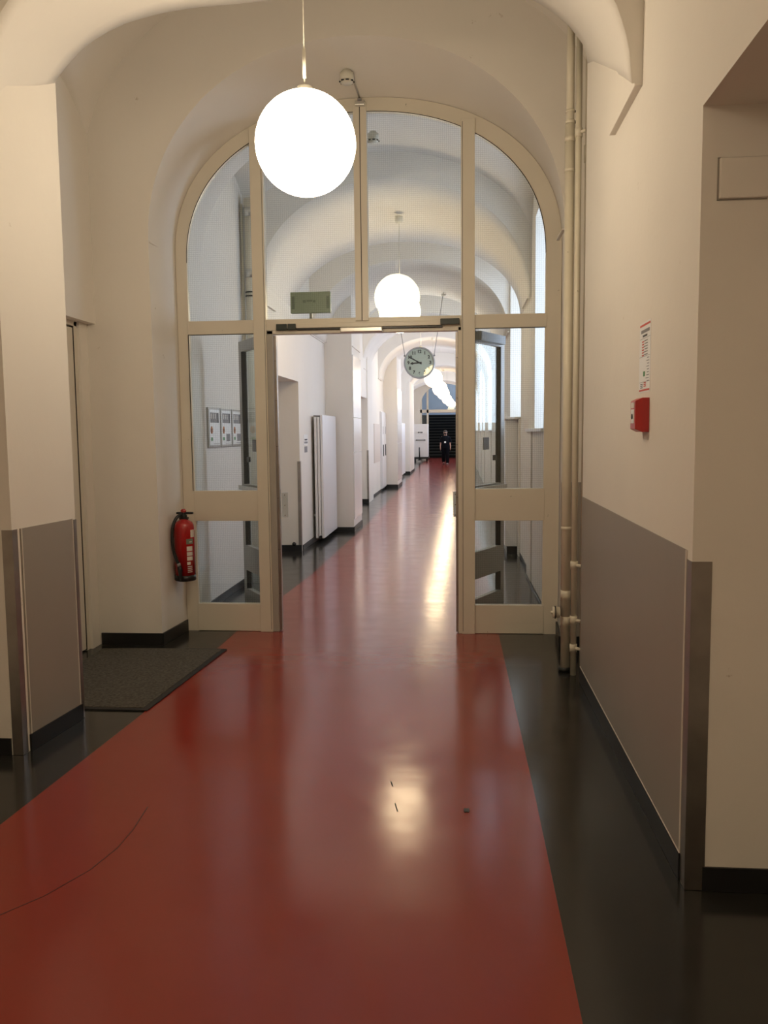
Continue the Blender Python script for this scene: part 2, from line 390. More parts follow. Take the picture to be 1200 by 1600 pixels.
# wainscot, edge lines, skirting, corner guards
b = MB()
b.prismz([(.744, 5.185), (.741, 5.185), (.752, 2.86), (.755, 2.86)], .10, 1.15, 'wain')
o = b.build('wainscot'); tag(o, 'grey painted dado on the right wall behind the corner guard', 'dado', kind='structure')
b = MB()
b.obox((.7415, 5.18, .1), (.7525, 2.86, .1), (0, 0, 1), .002, .003, 'line'); b.obox((.7522, 2.861, .1), (.7522, 2.861, 1.15), (1, 0, 0), .0025, .003, 'line')
b.build('edge_line', o)
b = MB()
b.box(.709, .99, 5.952, 5.959, .1, 1.19, 'wain')
struct(b.build('wainscot'), 'grey dado strip behind the pipes beside the glazed partition', 'dado')
b = MB(); b.prismz([(-2.12, 3.88), (-2.1075, 3.88), (-2.0635, 4.345), (-2.08, 4.345)], .085, 1.105, 'wain')
o = b.build('wainscot'); struct(o, 'grey painted dado on the left pillar', 'dado')
b = MB()
for a, c in (((-2.1065, 3.886, .085), (-2.1065, 3.886, 1.105)), ((-2.0635, 4.338, .085), (-2.0635, 4.338, 1.105))): b.obox(a, c, (0, 1, 0), .0022, .0022, 'line')
b.build('edge_line', o)
def guard(name, cx, cy, dx, dy, z1, label, l1=.055, l2=.055, t=.003, rot=0):
    b = MB()
    x0, x1 = sorted((cx, cx + dx * l1)); y0, y1 = sorted((cy, cy + dy * t * -1)); b.box(x0, x1, y0, y1, .002, z1, 'steel')
    y0, y1 = sorted((cy, cy + dy * l2)); x0, x1 = sorted((cx, cx - dx * t)); b.box(x0, x1, y0, y1, .002, z1, 'steel')
    x0, x1 = sorted((cx, cx - dx * t)); y0, y1 = sorted((cy, cy - dy * t)); b.box(x0, x1, y0, y1, .002, z1, 'steel')
    return tag(b.build(name), label, 'corner guard')
guard('corner_guard', .7565, 2.7985, 1, 1, 1.12, 'tall steel corner guard on the right pier edge', .062, .06)
guard('corner_guard', -2.1185, 3.8185, -1, 1, 1.105, 'steel corner guard on the front edge of the left pillar', .05, .052)
guard('corner_guard', -2.0625, 4.372, -1, -1, 1.10, 'narrow steel corner guard on the rear edge of the left pillar', .05, .028)
def skirt(pts, h, label, t=.008, name='baseboard_left'):
    b = MB()
    for p, q in zip(pts, pts[1:]):
        d = Vector((q[0] - p[0], q[1] - p[1], 0)).normalized(); n = Vector((-d.y, d.x, 0))
        p0 = Vector((p[0], p[1], h / 2)) + n * t * .5; q0 = Vector((q[0], q[1], h / 2)) + n * t * .5
        b.obox(p0 - d * t * .5, q0 + d * t * .5, n, t / 2, h / 2 - .001, 'base')
    return struct(b.build(name), label, 'skirting')
skirt([(.815, 2.8), (1.3, 2.8)][::-1], .085, 'black skirting under the right reveal', name='baseboard_right')
skirt([(.745, 5.19), (.7555, 2.86)][::-1], .097, 'black skirting along the right wall', name='baseboard_right')
skirt([(.715, 5.965), (.745, 6.42)], .1, 'black skirting at the foot of the right reveal', .014, name='baseboard_right')
skirt([(1.0, 5.96), (.709, 5.96)], .1, 'black skirting behind the pipes', .012, name='baseboard_right')
skirt([(-2.112, 3.88), (-2.066, 4.345)][::-1], .085, 'black skirting on the left pillar', .010)
skirt([(-2.18, 3.82), (-2.7, 3.82)], .085, 'black skirting in the left near niche')
skirt([(-2.185, 5.96), (-2.64, 5.96)], .09, 'black skirting below the wall end beside the side door', .012)
skirt([(-2.152, 6.42), (-2.185, 5.96)], .09, 'black skirting below the fire extinguisher', .012)

# side door in the left bay
dr = empty('door_1', (-2.69, 5.1, 0)); struct(dr, 'cream flush side door in the left wall above the mat', 'door')
b = MB(); b.box(-2.72, -2.685, 4.46, 5.775, .012, 2.30, 'doorpaint'); b.build('door_leaf', dr, bevel=.003)
b = MB(); b.box(-2.76, -2.72, 4.44, 5.83, 0, 2.345, 'gap'); b.box(-2.72, -2.6835, 5.775, 5.79, .005, 2.31, 'gap'); b.build('rebate', dr)
b = MB(); b.box(-2.72, -2.680, 5.787, 5.83, 0, 2.345, 'doorpaint'); b.box(-2.72, -2.68, 4.44, 5.83, 2.312, 2.345, 'doorpaint'); b.build('door_frame', dr, bevel=.002)
b = MB(); b.lathe([(.001, 0), (.024, 0), (.024, .008), (.01, .01), (.01, .04)], (-2.685, 4.56, 1.05), 'alu', 16, 'X')
b.tube([(-2.645, 4.56, 1.05), (-2.642, 4.60, 1.05), (-2.642, 4.68, 1.05)], .009, 'alu', 10); b.build('door_handle', dr)

# door mat
b = MB(); b.prismz([(-2.58, 4.49), (-1.75, 4.49), (-1.665, 5.84), (-2.17, 5.84), (-2.58, 5.82)], .001, .009, 'matedge')
mt = b.build('door_mat', bevel=.003); tag(mt, 'dark grey-brown entrance mat in front of the side door', 'mat')
b = MB(); b.prismz([(-2.57, 4.52), (-1.785, 4.52), (-1.70, 5.81), (-2.17, 5.82), (-2.57, 5.8)], .009, .0125, 'mat'); b.build('mat_pile', mt)

# arc scuff on the red floor
pts = [(-1.30, 3.30), (-1.283, 3.1), (-1.285, 2.95), (-1.32, 2.785), (-1.40, 2.61), (-1.49, 2.49), (-1.62, 2.36)]
b = MB()
sm = []
for i in range(len(pts) - 1):
    for t in (0, .34, .67): sm.append(Vector((*pts[i], .0006)).lerp(Vector((*pts[i + 1], .0006)), t))
for p, q in zip(sm, sm[1:]): b.obox(p, q, (0, 0, 1), .0002, .0013, 'matedge')
tag(b.build('floor_scuff'), 'thin dark curved scuff mark on the red floor', 'scuff mark')
for (x, y, dx, dy, w_, lb) in ((-.305, 3.62, .012, -.05, .005, 'short dark streak mark on the red floor, upper of two near the lamp reflection'), (-.27, 3.40, .016, -.075, .0045, 'longer dark streak mark on the red floor inside the lamp reflection')):
    b = MB(); b.obox((x, y, .0006), (x + dx, y + dy, .0006), (0, 0, 1), .0002, w_ / 2, 'gap'); tag(b.build('floor_scuff'), lb, 'scuff mark')
b = MB(); b.prismz([(.028 + .012 * cos(a), 3.35 + .006 * sin(3 * a) + .02 * sin(a)) for a in [i * pi / 4 for i in range(8)]], .0004, .004, 'ink')
tag(b.build('floor_crumb'), 'small dark crumb lying on the red floor', 'crumb')

# ================================================================== GLAZED PARTITION
PY0, PY1 = 6.425, 6.475
pt = empty('glazed_partition', (-.7, 6.45, 0)); tag(pt, 'cream arched glazed partition with open double doors across the corridor', 'glazed door')
b = MB()
NO = 56
oc = arch(0, -2.148, .755, 2.90, 3.997, 2.2, NO); ic = arch(0, -2.063, .640, 2.85, 3.90, 2.2, NO)
OC = [(-2.148, 0, 0)] + oc + [(.745, 0, 0)]; IC = [(-2.05, 0, 0.0)] + ic + [(.626, 0, 0.0)]
rings = []
for (y, cset) in ((PY0, OC), (PY0, IC), (PY1, IC), (PY1, OC)): rings.append([(x, y, z) for x, _, z in cset])
b.loft(rings + [rings[0]], 'frame', False)
fr = b.build('arched_frame', pt, bevel=.002)
def icz(x): # inner arch height at x
    u = (x - (-.7115)) / 1.3515; return 2.85 + 1.05 * sup(u, 2.2)
for nm, x0, x1, z0, z1 in (('mullion', -1.552, -1.455, 0, icz(-1.5) + .07), ('mullion', -.770, -.672, 2.385, icz(-.72) + .06), ('mullion', .020, .120, 0, icz(.07) + .07)):
    b = MB(); b.box(x0, x1, PY0 - .022, PY1 + .01, z0, z1, 'frame')
    if z0 > 2: b.box((x0 + x1) / 2 - .003, (x0 + x1) / 2 + .003, PY0 - .0235, PY0 - .02, z0, z1 - .02, 'gap')
    else: b.box(x1 - .012 if x0 < -1 else x0 + .008, x1 - .009 if x0 < -1 else x0 + .011, PY0 - .0235, PY0 - .02, .02, z1 - .02, 'gap')
    b.build(nm, pt, bevel=.004)
rails = [(-2.07, -1.55, 2.308, 2.41), (.118, .65, 2.312, 2.412), (-1.457, .022, 2.325, 2.41), (-2.06, -1.55, .873, 1.109), (.118, .64, .873, 1.115), (-2.06, -1.55, .002, .218), (.118, .64, .002, .222)]
for x0, x1, z0, z1 in rails:
    b = MB(); b.box(x0, x1, PY0 - .006, PY1 + .004, z0, z1, 'frame'); b.build('rail', pt, bevel=.003)
# panes with dark rubber gasket
def pane(poly, th=0, ph=0):
    b = MB(); b.prism(poly, 6.447, 6.453, 'glass'); xc = sum(p[0] for p in poly) / len(poly)
    b.v = [(x, y + th * (x - xc) + ph * (z - 3.0), z) for x, y, z in b.v]; g = b.build('glass_pane', pt)
    return g
def arcpoly(x0, x1, z0, k=14):
    return [(x0, z0), (x1, z0)] + [(x1 + (x0 - x1) * i / k, icz(x1 + (x0 - x1) * i / k) + .012) for i in range(k + 1)]
pane(arcpoly(-2.062, -1.545, 2.40)); pane(arcpoly(-1.46, -.765, 2.40)); pane(arcpoly(-.677, .025, 2.40), -.0165, -.0075); pane(arcpoly(.115, .638, 2.40))
for x0, x1, z0, z1 in ((-2.065, -1.545, 1.10, 2.315), (.115, .645, 1.11, 2.32), (-2.06, -1.545, .21, .88), (.115, .64, .215, .88)): pane([(x0, z0), (x1, z0), (x1, z1), (x0, z1)])
b = MB()
def gasket(x0, x1, z0, z1, t=.004, yy=PY0 - .0075):
    for a in ((x0, x1, z1 - t, z1), (x0, x0 + t, z0, z1)): b.box(a[0], a[1], yy, yy + .004, a[2], a[3], 'gap')
for q in ((-2.067, -1.552, 1.109, 2.308), (.12, .637, 1.115, 2.312)): gasket(*q)
ga = [(x, PY0 - .004, z) for x, _, z in ic]; gb = [(x * .997 - .0022, PY0 - .004, z - .005) for x, _, z in ic]
b.loft([ga, gb], 'gap', False)
b.build('gasket', pt)
# opening jambs
for sx, x0, x1 in ((1, -1.456, -1.405), (-1, -.006, .021)):
    b = MB(); b.box(x0, x1, PY0 - .012, PY1 + .01, 0, 2.33, 'frame' if sx < 0 else 'leaf'); b.build('jamb', pt, bevel=.004)
b = MB(); b.box(-1.456, .021, PY0 - .012, PY1 + .01, 2.298, 2.326, 'frame'); b.build('door_header', pt, bevel=.003)
b = MB(); b.box(-1.405, -1.385, 6.43, 6.475, .01, 2.29, 'steel'); b.build('hinge_strip', pt, bevel=.002)
b = MB(); b.box(-.024, -.006, 6.43, 6.475, .01, 2.29, 'steel'); b.build('hinge_strip', pt, bevel=.002)
# closer track over the opening
tr = MB(); tr.box(-1.372, -.0, PY0 - .035, PY0 - .006, 2.338, 2.372, 'frame'); tr.box(-1.22, -.12, PY0 - .03, PY0 - .008, 2.322, 2.338, 'black'); hw = tr.build('closer_track', pt, bevel=.003)
for x0, x1 in ((-1.372, -1.29), (-1.284, -1.222), (-.135, .006)):
    b = MB(); b.box(x0, x1, PY0 - .05, PY0 - .01, 2.330 + (.01 if x0 > -.5 else -.006), 2.376 + (.008 if x0 > -.5 else -.006), 'darkgreen'); b.build('smoke_switch', pt, bevel=.003)
b = MB(); b.box(-.885, -.565, PY0 - .06, PY0 - .02, 2.296, 2.336, 'alu'); b.build('door_coordinator', pt, bevel=.008)
# leaves, open away from the viewer
def leaf(hx, hy, ex, ey, label):
    root = empty('door_leaf', (hx, hy, 0)); root.parent = pt; root.location = Vector((hx, hy, 0)) - Vector(pt['_w'])
    d = Vector((ex - hx, ey - hy, 0)); L = d.length; d.normalize(); n = Vector((-d.y, d.x, 0))
    def bar(mbx, u0, u1, z0, z1, t, m):
        c0 = Vector((hx, hy, (z0 + z1) / 2)) + d * u0; c1 = Vector((hx, hy, (z0 + z1) / 2)) + d * u1
        mbx.obox(c0, c1, n, t, (z1 - z0) / 2, m)
    mbx = MB()
    bar(mbx, 0, .07, .01, 2.29, .022, 'leaf'); bar(mbx, L - .075, L, .01, 2.33, .022, 'leaf')
    for z0, z1 in ((2.24, 2.33), (1.07, 1.12), (.37, .59), (.01, .21)): bar(mbx, .05, L - .05, z0, z1, .0218, 'leaf')
    o = mbx.build('leaf_frame', root, bevel=.003)
    for z0, z1 in ((1.12, 2.24), (.59, 1.07), (.21, .37)):
        g = MB(); bar(g, .06, L - .065, z0, z1, .003, 'clear'); g.build('glass_pane', root)
    g = MB()
    for z0, z1 in ((1.12, 2.24), (.59, 1.07), (.21, .37)): bar(g, L - .083, L - .074, z0, z1, .0226, 'gap')
    g.build('gasket', root)
    g = MB()
    for sgn in (-1, 1):
        off = n * sgn * .045; zc = 2.29
        g.obox(Vector((hx, hy, zc)) + d * .25 + off, Vector((hx, hy, zc)) + d * (L - .08) + off, n, .022, .035, 'leafgrey'); break
    g.build('door_closer', root, bevel=.004)
    g = MB()
    for sgn in (-1, 1): 
        g.obox(Vector((hx, hy, 1.09)) + d * .06 + n * sgn * .05, Vector((hx, hy, 1.09)) + d * (L - .03) + n * sgn * .05, n, .012, .018, 'alu')
        for u in (.08, L - .06): g.obox(Vector((hx, hy, 1.09)) + d * u + n * sgn * .02, Vector((hx, hy, 1.09)) + d * u + n * sgn * .05, d, .01, .012, 'alu')
    g.build('push_bar', root, bevel=.003)
    g = MB(); c = Vector((hx, hy, 1.33)) + d * (L - .15)
    g.obox(c - d * .02, c + d * .03, n, .009, .022, 'black'); g.build('lock_case', root)
    g = MB(); c = Vector((hx, hy, 1.45)) + d * (L - .32)
    g.obox(c - d * .05, c + d * .05, n, .0045, .05, 'inkgrey'); g.build('sticker', root)
    return root
leaf(-1.425, 6.495, -1.86, 7.20, 'left'); leaf(.005, 6.495, .362, 7.21, 'right')
# guard plates at handle height on the hinge side
for x0, x1 in ((-1.378, -1.332), (-.045, -.012)):
    b = MB(); b.box(x0, x1, 6.48, 6.492, .895, 1.09, 'clear'); b.box(x0, x1, 6.493, 6.495, .895, 1.09, mat('plate', (.78, .8, .9), .4))
    for z in (.91, .99, 1.07): b.lathe([(.0005, 0), (.004, 0), (.004, -.002), (.0005, -.002)], ((x0 + x1) / 2, 6.48, z), 'ink', 8, 'Y')
    b.build('guard_plate', pt, bevel=.002)
# screws on the hinge strips
b = MB()
for z in (.3, .65, 1.05, 1.45, 1.8, 2.1):
    for x in (-1.4, -1.39, -.02, -.011): b.lathe([(.0005, -.001), (.0028, -.001), (.0028, 0)], (x, 6.43, z), 'ink', 8, 'Y')
b.build('screw_row', pt)

# smoke detector with conduit to the partition head
sd = empty('smoke_detector', (-.785, 6.2, 4.03)); tag(sd, 'cream smoke detector on the arch above the partition, nearest the viewer', 'smoke detector')
def detector(root, x, y, z):
    b = MB(); b.lathe([(.001, .06), (.03, .06), (.03, .045), (.05, .04), (.052, .0), (.046, -.012), (.001, -.012)], (x, y, z), 'whiteplas', 28); b.build('detector_base', root)
    b = MB(); b.lathe([(.001, -.012), (.046, -.012), (.044, -.024), (.03, -.034), (.001, -.034)], (x, y, z), 'whiteplas', 28)
    for k in range(8):
        a = k * pi / 4 + .2; b.box(x + .044 * cos(a) - .011, x + .044 * cos(a) + .011, y + .044 * sin(a) - .006, y + .044 * sin(a) + .006, z - .021, z - .013, 'black')
    b.build('sensor_head', root)
detector(sd, -.785, 6.2, 4.04)
b = MB(); b.tube([(-.76, 6.235, 4.085), (-.735, 6.32, 4.03), (-.715, 6.40, 3.975)], .007, 'alu', 8); b.build('conduit', sd)
b = MB(); b.box(-.75, -.68, 6.36, 6.41, 3.925, 3.955, 'alu'); b.box(-.73, -.70, 6.35, 6.41, 3.95, 3.968, 'inkgrey'); b.build('conduit_clip', sd, bevel=.003)
sd2 = empty('smoke_detector', (-.66, 7.0, 4.0)); tag(sd2, 'smoke detector seen through the glass beyond the centre mullion', 'smoke detector')
detector(sd2, -.715, 7.35, 4.01)

# ------------------------------------------------------------------ pendant globes
def pendant(x, y, z, ztop, d, material, label, sleeve=True, flat=False, group='opal globe lamps along the corridor ceiling'):
    root = empty('pendant_lamp', (x, y, z)); tag(root, label, 'lamp', group)
    b = MB(); b.sphere((x, y, z), d / 2, material, 48, 28); b.build('globe', root, origin=(x, y, z))
    b = MB(); b.lathe([(.001, .02), (.035, .02), (.035, -.01), (.045, -.02)], (x, y, z + d / 2), 'whiteplas', 20); b.build('collar', root, origin=(x, y, z))
    b = MB(); b.tube([(x, y, z + d / 2), (x, y, ztop)], .0028, 'inkgrey' if d < .45 else 'whiteplas', 8)
    if sleeve: b.tube([(x, y, z + d / 2 + .06), (x, y, z + d / 2 + .19)], .008, 'whiteplas', 12)
    b.build('cable', root, origin=(x, y, z))
    b = MB(); b.lathe([(.001, 0), (.045, 0), (.045, -.05), (.035, -.075), (.001, -.078)] if not flat else [(.001, .002), (.02, .002), (.02, -.006), (.001, -.008)], (x, y, ztop), 'whiteplas', 24); b.build('ceiling_rose', root, origin=(x, y, z))
    return root
pendant(-.711, 4.049, 2.896, archA_z(-.711, 4.049) + .01, .47, 'globe_near', 'large glowing opal globe hanging in front of the glazed partition')
pendant(-.7, -1.2, 2.98, 4.6, .5, 'globe_near', 'unseen opal globe added behind the viewer to light the near zone')  # unseen lamp added behind the camera to light the near zone

# ------------------------------------------------------------------ extinguisher
ex = empty('fire_extinguisher', (-2.085, 6.22, .433)); tag(ex, 'red fire extinguisher with black hose on the left reveal beside the partition', 'fire extinguisher')
EX, EY, EZ = -2.082, 6.22, .44
b = MB(); b.lathe([(.001, .03), (.077, .03), (.077, .40), (.074, .425), (.06, .448), (.035, .462), (.03, .47), (.001, .47)], (EX, EY, EZ), 'red', 40); b.build('cylinder_body', ex)
b = MB(); b.lathe([(.001, 0), (.074, 0), (.08, .006), (.08, .045), (.077, .045)], (EX, EY, EZ), 'black', 40); b.build('foot_ring', ex)
b = MB(); b.lathe([(.001, .46), (.026, .46), (.026, .5), (.018, .505), (.018, .525), (.001, .525)], (EX, EY, EZ), 'black', 20)
b.box(EX - .03, EX + .034, EY - .02, EY + .02, EZ + .468, EZ + .484, 'black'); b.build('valve', ex, bevel=.003)
b = MB(); b.box(EX - .055, EX + .075, EY - .014, EY + .014, EZ + .507, EZ + .524, 'black'); b.build('carry_handle', ex, bevel=.006)
b = MB(); b.lathe([(.001, .548), (.014, .546), (.022, .535), (.02, .522)], (EX, EY, EZ), 'red', 16); b.build('trigger_knob', ex)
b = MB(); hp = [(EX - .005, EY - .03, EZ + .505), (EX - .03, EY - .06, EZ + .49), (EX - .055, EY - .085, EZ + .43), (EX - .062, EY - .095, EZ + .34), (EX - .055, EY - .097, EZ + .25), (EX - .035, EY - .093, EZ + .17), (EX - .022, EY - .088, EZ + .14)]
def smooth(P, k=5):
    P = [Vector(p) for p in P]; out = []
    for i in range(len(P) - 1):
        p0, p1, p2, p3 = P[max(i - 1, 0)], P[i], P[i + 1], P[min(i + 2, len(P) - 1)]
        for j in range(k):
            t = j / k; out.append(.5 * ((2 * p1) + (p2 - p0) * t + (2 * p0 - 5 * p1 + 4 * p2 - p3) * t * t + (3 * p1 - p0 - 3 * p2 + p3) * t ** 3))
    return out + [P[-1]]
b.tube(smooth(hp), .012, 'black', 12); b.build('hose', ex)
b = MB(); b.tube([(EX - .022, EY - .088, EZ + .145), (EX - .018, EY - .086, EZ + .12)], .014, 'inkgrey', 12); b.tube([(EX - .018, EY - .086, EZ + .12), (EX - .012, EY - .084, EZ + .09), (EX - .012, EY - .084, EZ + .05), (EX, EY - .084, EZ + .02)], [.015, .018, .013, .015], 'black', 12); b.build('nozzle', ex)
b = MB()
def onbody(a0, a1, z0, z1, m, r=.0776):
    k = 6; c1 = [(EX + r * cos(a0 + (a1 - a0) * i / k), EY + r * sin(a0 + (a1 - a0) * i / k), EZ + z0) for i in range(k + 1)]
    c2 = [(x, y, EZ + z1) for x, y, z in c1]; b.loft([c1, c2], m, False)
A = math.radians
onbody(A(-62), A(-20), .285, .325, 'signd'); onbody(A(-45), A(-28), .298, .304, 'line', .0780)
for i, (z0, z1) in enumerate(((.232, .268), (.196, .226), (.16, .19), (.128, .15))): onbody(A(-60), A(-25) if i < 3 else A(-40), z0, z1, 'line')
for z0 in (.112, .098, .084, .07): onbody(A(-58), A(-30), z0, z0 + .005, 'line')
onbody(A(-35), A(-5), .335, .39, 'line'); 
b.build('label_print', ex)
b = MB(); b.box(-2.163, EX - .06, EY - .02, EY + .02, EZ + .33, EZ + .45, 'gap'); b.build('wall_bracket', ex, bevel=.003)

# ------------------------------------------------------------------ alarm box and fire notice, right wall
def RX(y): return .745 + (5.19 - y) * (.011 / 2.39)
al = empty('alarm_call_point', (.748, 3.52, 1.607)); tag(al, 'red fire alarm call point on the right wall below the notice', 'fire alarm')
b = MB(); wx = RX(3.5); y0, y1, z0, z1 = 3.455, 3.575, 1.540, 1.676
prof = [(wx, 0), (wx - .022, 0), (wx - .034, .012), (wx - .052, .012)]
b.add([(wx, y0, z0), (wx, y1, z0), (wx, y1, z1), (wx, y0, z1), (wx - .026, y0, z0), (wx - .026, y1, z0), (wx - .026, y1, z1), (wx - .026, y0, z1), (wx - .052, y0 + .014, z0 + .012), (wx - .052, y1 - .014, z0 + .012), (wx - .052, y1 - .014, z1 - .012), (wx - .052, y0 + .014, z1 - .012)],
      [(0, 1, 5, 4), (1, 2, 6, 5), (2, 3, 7, 6), (3, 0, 4, 7), (4, 5, 9, 8), (5, 6, 10, 9), (6, 7, 11, 10), (7, 4, 8, 11), (8, 9, 10, 11)], 'alarm')
b.build('housing', al, bevel=.002)
b = MB(); b.box(wx - .054, wx - .0515, y0 + .03, y1 - .03, z0 + .035, z1 - .045, 'paper'); b.build('glass_window', al)
b = MB(); b.box(wx - .054, wx - .0515, y0 + .03, y1 - .03, z1 - .04, z1 - .018, 'line'); b.build('label_strip', al)
b = MB(); b.lathe([(.0005, 0), (.011, 0), (.011, -.003), (.0005, -.003)], (wx - .054, (y0 + y1) / 2, z0 + .062), 'ink', 16, 'X'); b.build('push_button', al)
nt_ = empty('fire_notice', (.748, 3.55, 1.84)); tag(nt_, 'laminated fire notice with red top and bottom bars above the alarm box', 'notice')
def RP(y, off): return RX(y) - off
def plate(mbx, ya, yb, za, zb, off, m, t=.0006):
    mbx.prismz([(RP(ya, off), ya), (RP(yb, off), yb), (RP(yb, off + t), yb), (RP(ya, off + t), ya)], za, zb, m)
b = MB(); plate(b, 3.452, 3.648, 1.700, 1.984, .0005, 'paper'); b.build('sheet', nt_)
b = MB(); plate(b, 3.458, 3.642, 1.968, 1.976, .0013, 'inkred'); plate(b, 3.458, 3.642, 1.706, 1.713, .0013, 'inkred')
plate(b, 3.47, 3.62, 1.94, 1.953, .0013, 'inkgrey'); plate(b, 3.51, 3.59, 1.924, 1.932, .0013, 'ink')
for i in range(6): plate(b, 3.50, 3.55 + .03 * random.random(), 1.905 - i * .011, 1.909 - i * .011, .0013, 'inkgrey'); plate(b, 3.565, 3.60, 1.903 - i * .011, 1.908 - i * .011, .0013, 'inkred')
for i in range(9): plate(b, 3.47, 3.50 + .03 * random.random(), 1.835 - i * .0115, 1.838 - i * .0115, .0013, 'inkgrey')
plate(b, 3.54, 3.57, 1.765, 1.785, .0013, 'inkgreen')
for i in range(3): plate(b, 3.52, 3.56, 1.737 - i * .007, 1.741 - i * .007, .0013, 'inkred'); plate(b, 3.58, 3.62, 1.733 - i * .007, 1.736 - i * .007, .0013, 'ink')
for z in (1.918, 1.845, 1.742): plate(b, 3.458, 3.642, z, z + .0012, .0013, 'inkgrey')
b.build('printing', nt_)

# ------------------------------------------------------------------ pipes at the right
pp = empty('riser_pipe', (.679, 5.42, 0)); tag(pp, 'thick cream riser pipe from floor to vault at the right corner', 'pipe')
b = MB(); b.tube([(.679, 5.42, .02), (.679, 5.42, 3.40)], .030, 'pipe', 24); b.build('lower_pipe', pp)
b = MB(); b.tube([(.679, 5.42, 3.4), (.679, 5.42, 4.19)], .024, 'pipe', 24); b.build('upper_pipe', pp)
b = MB(); b.tube([(.679, 5.42, 0), (.679, 5.42, .03)], .042, 'black', 24); b.build('floor_collar', pp)
for z, h in ((.30, .06), (.47, .06), (.92, .02), (3.30, .03), (3.12, .02), (3.405, .02), (3.47, .015)):
    b = MB(); b.tube([(.679, 5.42, z), (.679, 5.42, z + h)], .0325 if z < 3.35 else .028, 'pipe', 24); b.box(.70, .715, 5.412, 5.428, z + .004, z + h - .004, 'gap'); b.build('pipe_clamp', pp)
b = MB(); b.lathe([(.001, -.045), (.036, -.045), (.038, -.03), (.036, -.03), (.034, 0)], (.640, 5.40, .39), 'pipe', 24, 'X'); b.build('cleanout_cap', pp)
b = MB(); b.lathe([(.041, -.032), (.041, -.026)], (.640, 5.40, .39), 'gap', 24, 'X'); b.lathe([(.0005, -.058), (.009, -.056), (.009, -.04)], (.64, 5.4, .39), 'pipe', 12, 'X'); b.build('cap_ring', pp)
pq = empty('riser_pipe', (.722, 5.34, 0)); tag(pq, 'thin cream riser pipe right in front of the thick one', 'pipe')
b = MB(); b.tube([(.720, 5.34, .0), (.720, 5.34, 4.19)], .0185, 'pipe', 20); b.build('pipe_tube', pq)
for z in (.15, .33, .68, 3.30):
    b = MB(); b.tube([(.72, 5.34, z), (.72, 5.34, z + .05)], .0235, 'pipe', 16); b.tube([(.72, 5.34, z + .025), (.76, 5.30, z + .025)], .010, 'pipe', 10); b.build('pipe_clamp', pq)
pr = empty('riser_pipe', (.80, 5.46, 0)); tag(pr, 'thin cream riser pipe tucked behind the other two', 'pipe')
b = MB(); b.tube([(.80, 5.50, .0), (.80, 5.50, 3.28), (.80, 5.50, 4.19)], .02, 'pipe', 16); b.build('pipe_tube', pr)
b = MB(); b.tube([(.80, 5.50, 3.2), (.80, 5.50, 3.3)], .026, 'pipe', 16); b.build('pipe_clamp', pr)

# ================================================================== BEYOND THE PARTITION
# ---- left walls
def lw(x, y0, y1, z0=0, z1=TOP, m='wall'):
    b = MB(); b.box(-3.0, x, y0, y1, z0, z1, m); struct(b.build('wall_left'), 'left corridor wall section beyond the partition', 'wall')
lw(-2.20, 7.15, 8.75); lw(-2.06, 8.75, 9.40); lw(-2.06, 9.40, 10.85, 2.21); lw(-2.62, 9.40, 10.85, 0, 2.21)
lw(-2.06, 10.85, 13.07); lw(-1.64, 13.07, 14.15); lw(-2.0, 14.15, 16.9); lw(-2.0, 16.9, 18.45, 2.29); lw(-2.5, 16.9, 18.45, 0, 2.29)
lw(-1.98, 18.45, 19.5); lw(-2.06, 19.5, 23.4); lw(-1.70, 23.4, 25.2); lw(-2.1, 25.2, 31.1); lw(-1.80, 31.1, 34.2); lw(-2.7, 34.2, 48.5)
# ---- right walls: piers with window recesses
class RW:
    def box(s, *a):
        b = MB(); b.box(*a); struct(b.build('wall_right'), 'right corridor wall section beyond the partition', 'wall')
R2 = RW()
piers = [(7.15, 7.25), (8.55, 10.45), (11.75, 13.3), (14.6, 15.6), (17.6, 19.6), (22.0, 24.6), (27, 28.0), (30.7, 34), (37, 38), (41, 43), (46, 48.5)]
for y0, y1 in piers: R2.box(.75 if y0 != 11.75 else .70, 1.5, y0, y1, 0, TOP, 'wall')
gaps = [(a[1], c[0]) for a, c in zip(piers, piers[1:])]
for i, (y0, y1) in enumerate(gaps):
    R2.box(.73, 1.5, y0, y1, 0, 1.55 if i != 1 else 1.70, 'wall'); R2.box(1.22, 1.5, y0, y1, 3.55, TOP, 'wall'); R2.box(.75, 1.5, y0, y1, 3.62, TOP, 'wall')
for i, (y0, y1) in enumerate(gaps):
    zs = 1.57 if i != 1 else 1.72
    wn = empty('window_%d' % (i + 1), (1.2, (y0 + y1) / 2, zs)); struct(wn, 'tall daylit corridor window in the right wall, number %d from the partition' % (i + 1), 'window')
    b = MB(); b.quad((1.235, y0, zs), (1.235, y1, zs), (1.235, y1, 3.6), (1.235, y0, 3.6), 'daylight'); b.build('pane', wn, fixn=False)
    b = MB()
    for (a0, a1, c0, c1) in ((y0, y0 + .06, zs, 3.6), (y1 - .06, y1, zs, 3.6), (y0, y1, zs, zs + .06), (y0, y1, 3.54, 3.6), ((y0 + y1) / 2 - .04, (y0 + y1) / 2 + .04, zs, 3.6), (y0, y1, 2.75, 2.82)): b.box(1.18, 1.232, a0, a1, c0, c1, 'white')
    b.build('window_frame', wn)
    b = MB(); b.box(.69, 1.2, y0 + .0, y1 + (.45 if i == 0 else 0) - .0, zs - .03, zs, 'white'); b.build('window_sill', wn, bevel=.003)
b = MB(); b.box(.715, .75, 8.55, 9.04, 0, 1.55, 'wall'); struct(b.build('wall_right'), 'low parapet end under the first window sill', 'wall')
rc = empty('radiator_cover', (.65, 11.8, 0)); tag(rc, 'tall white radiator cover under the second window at the right', 'radiator cover')
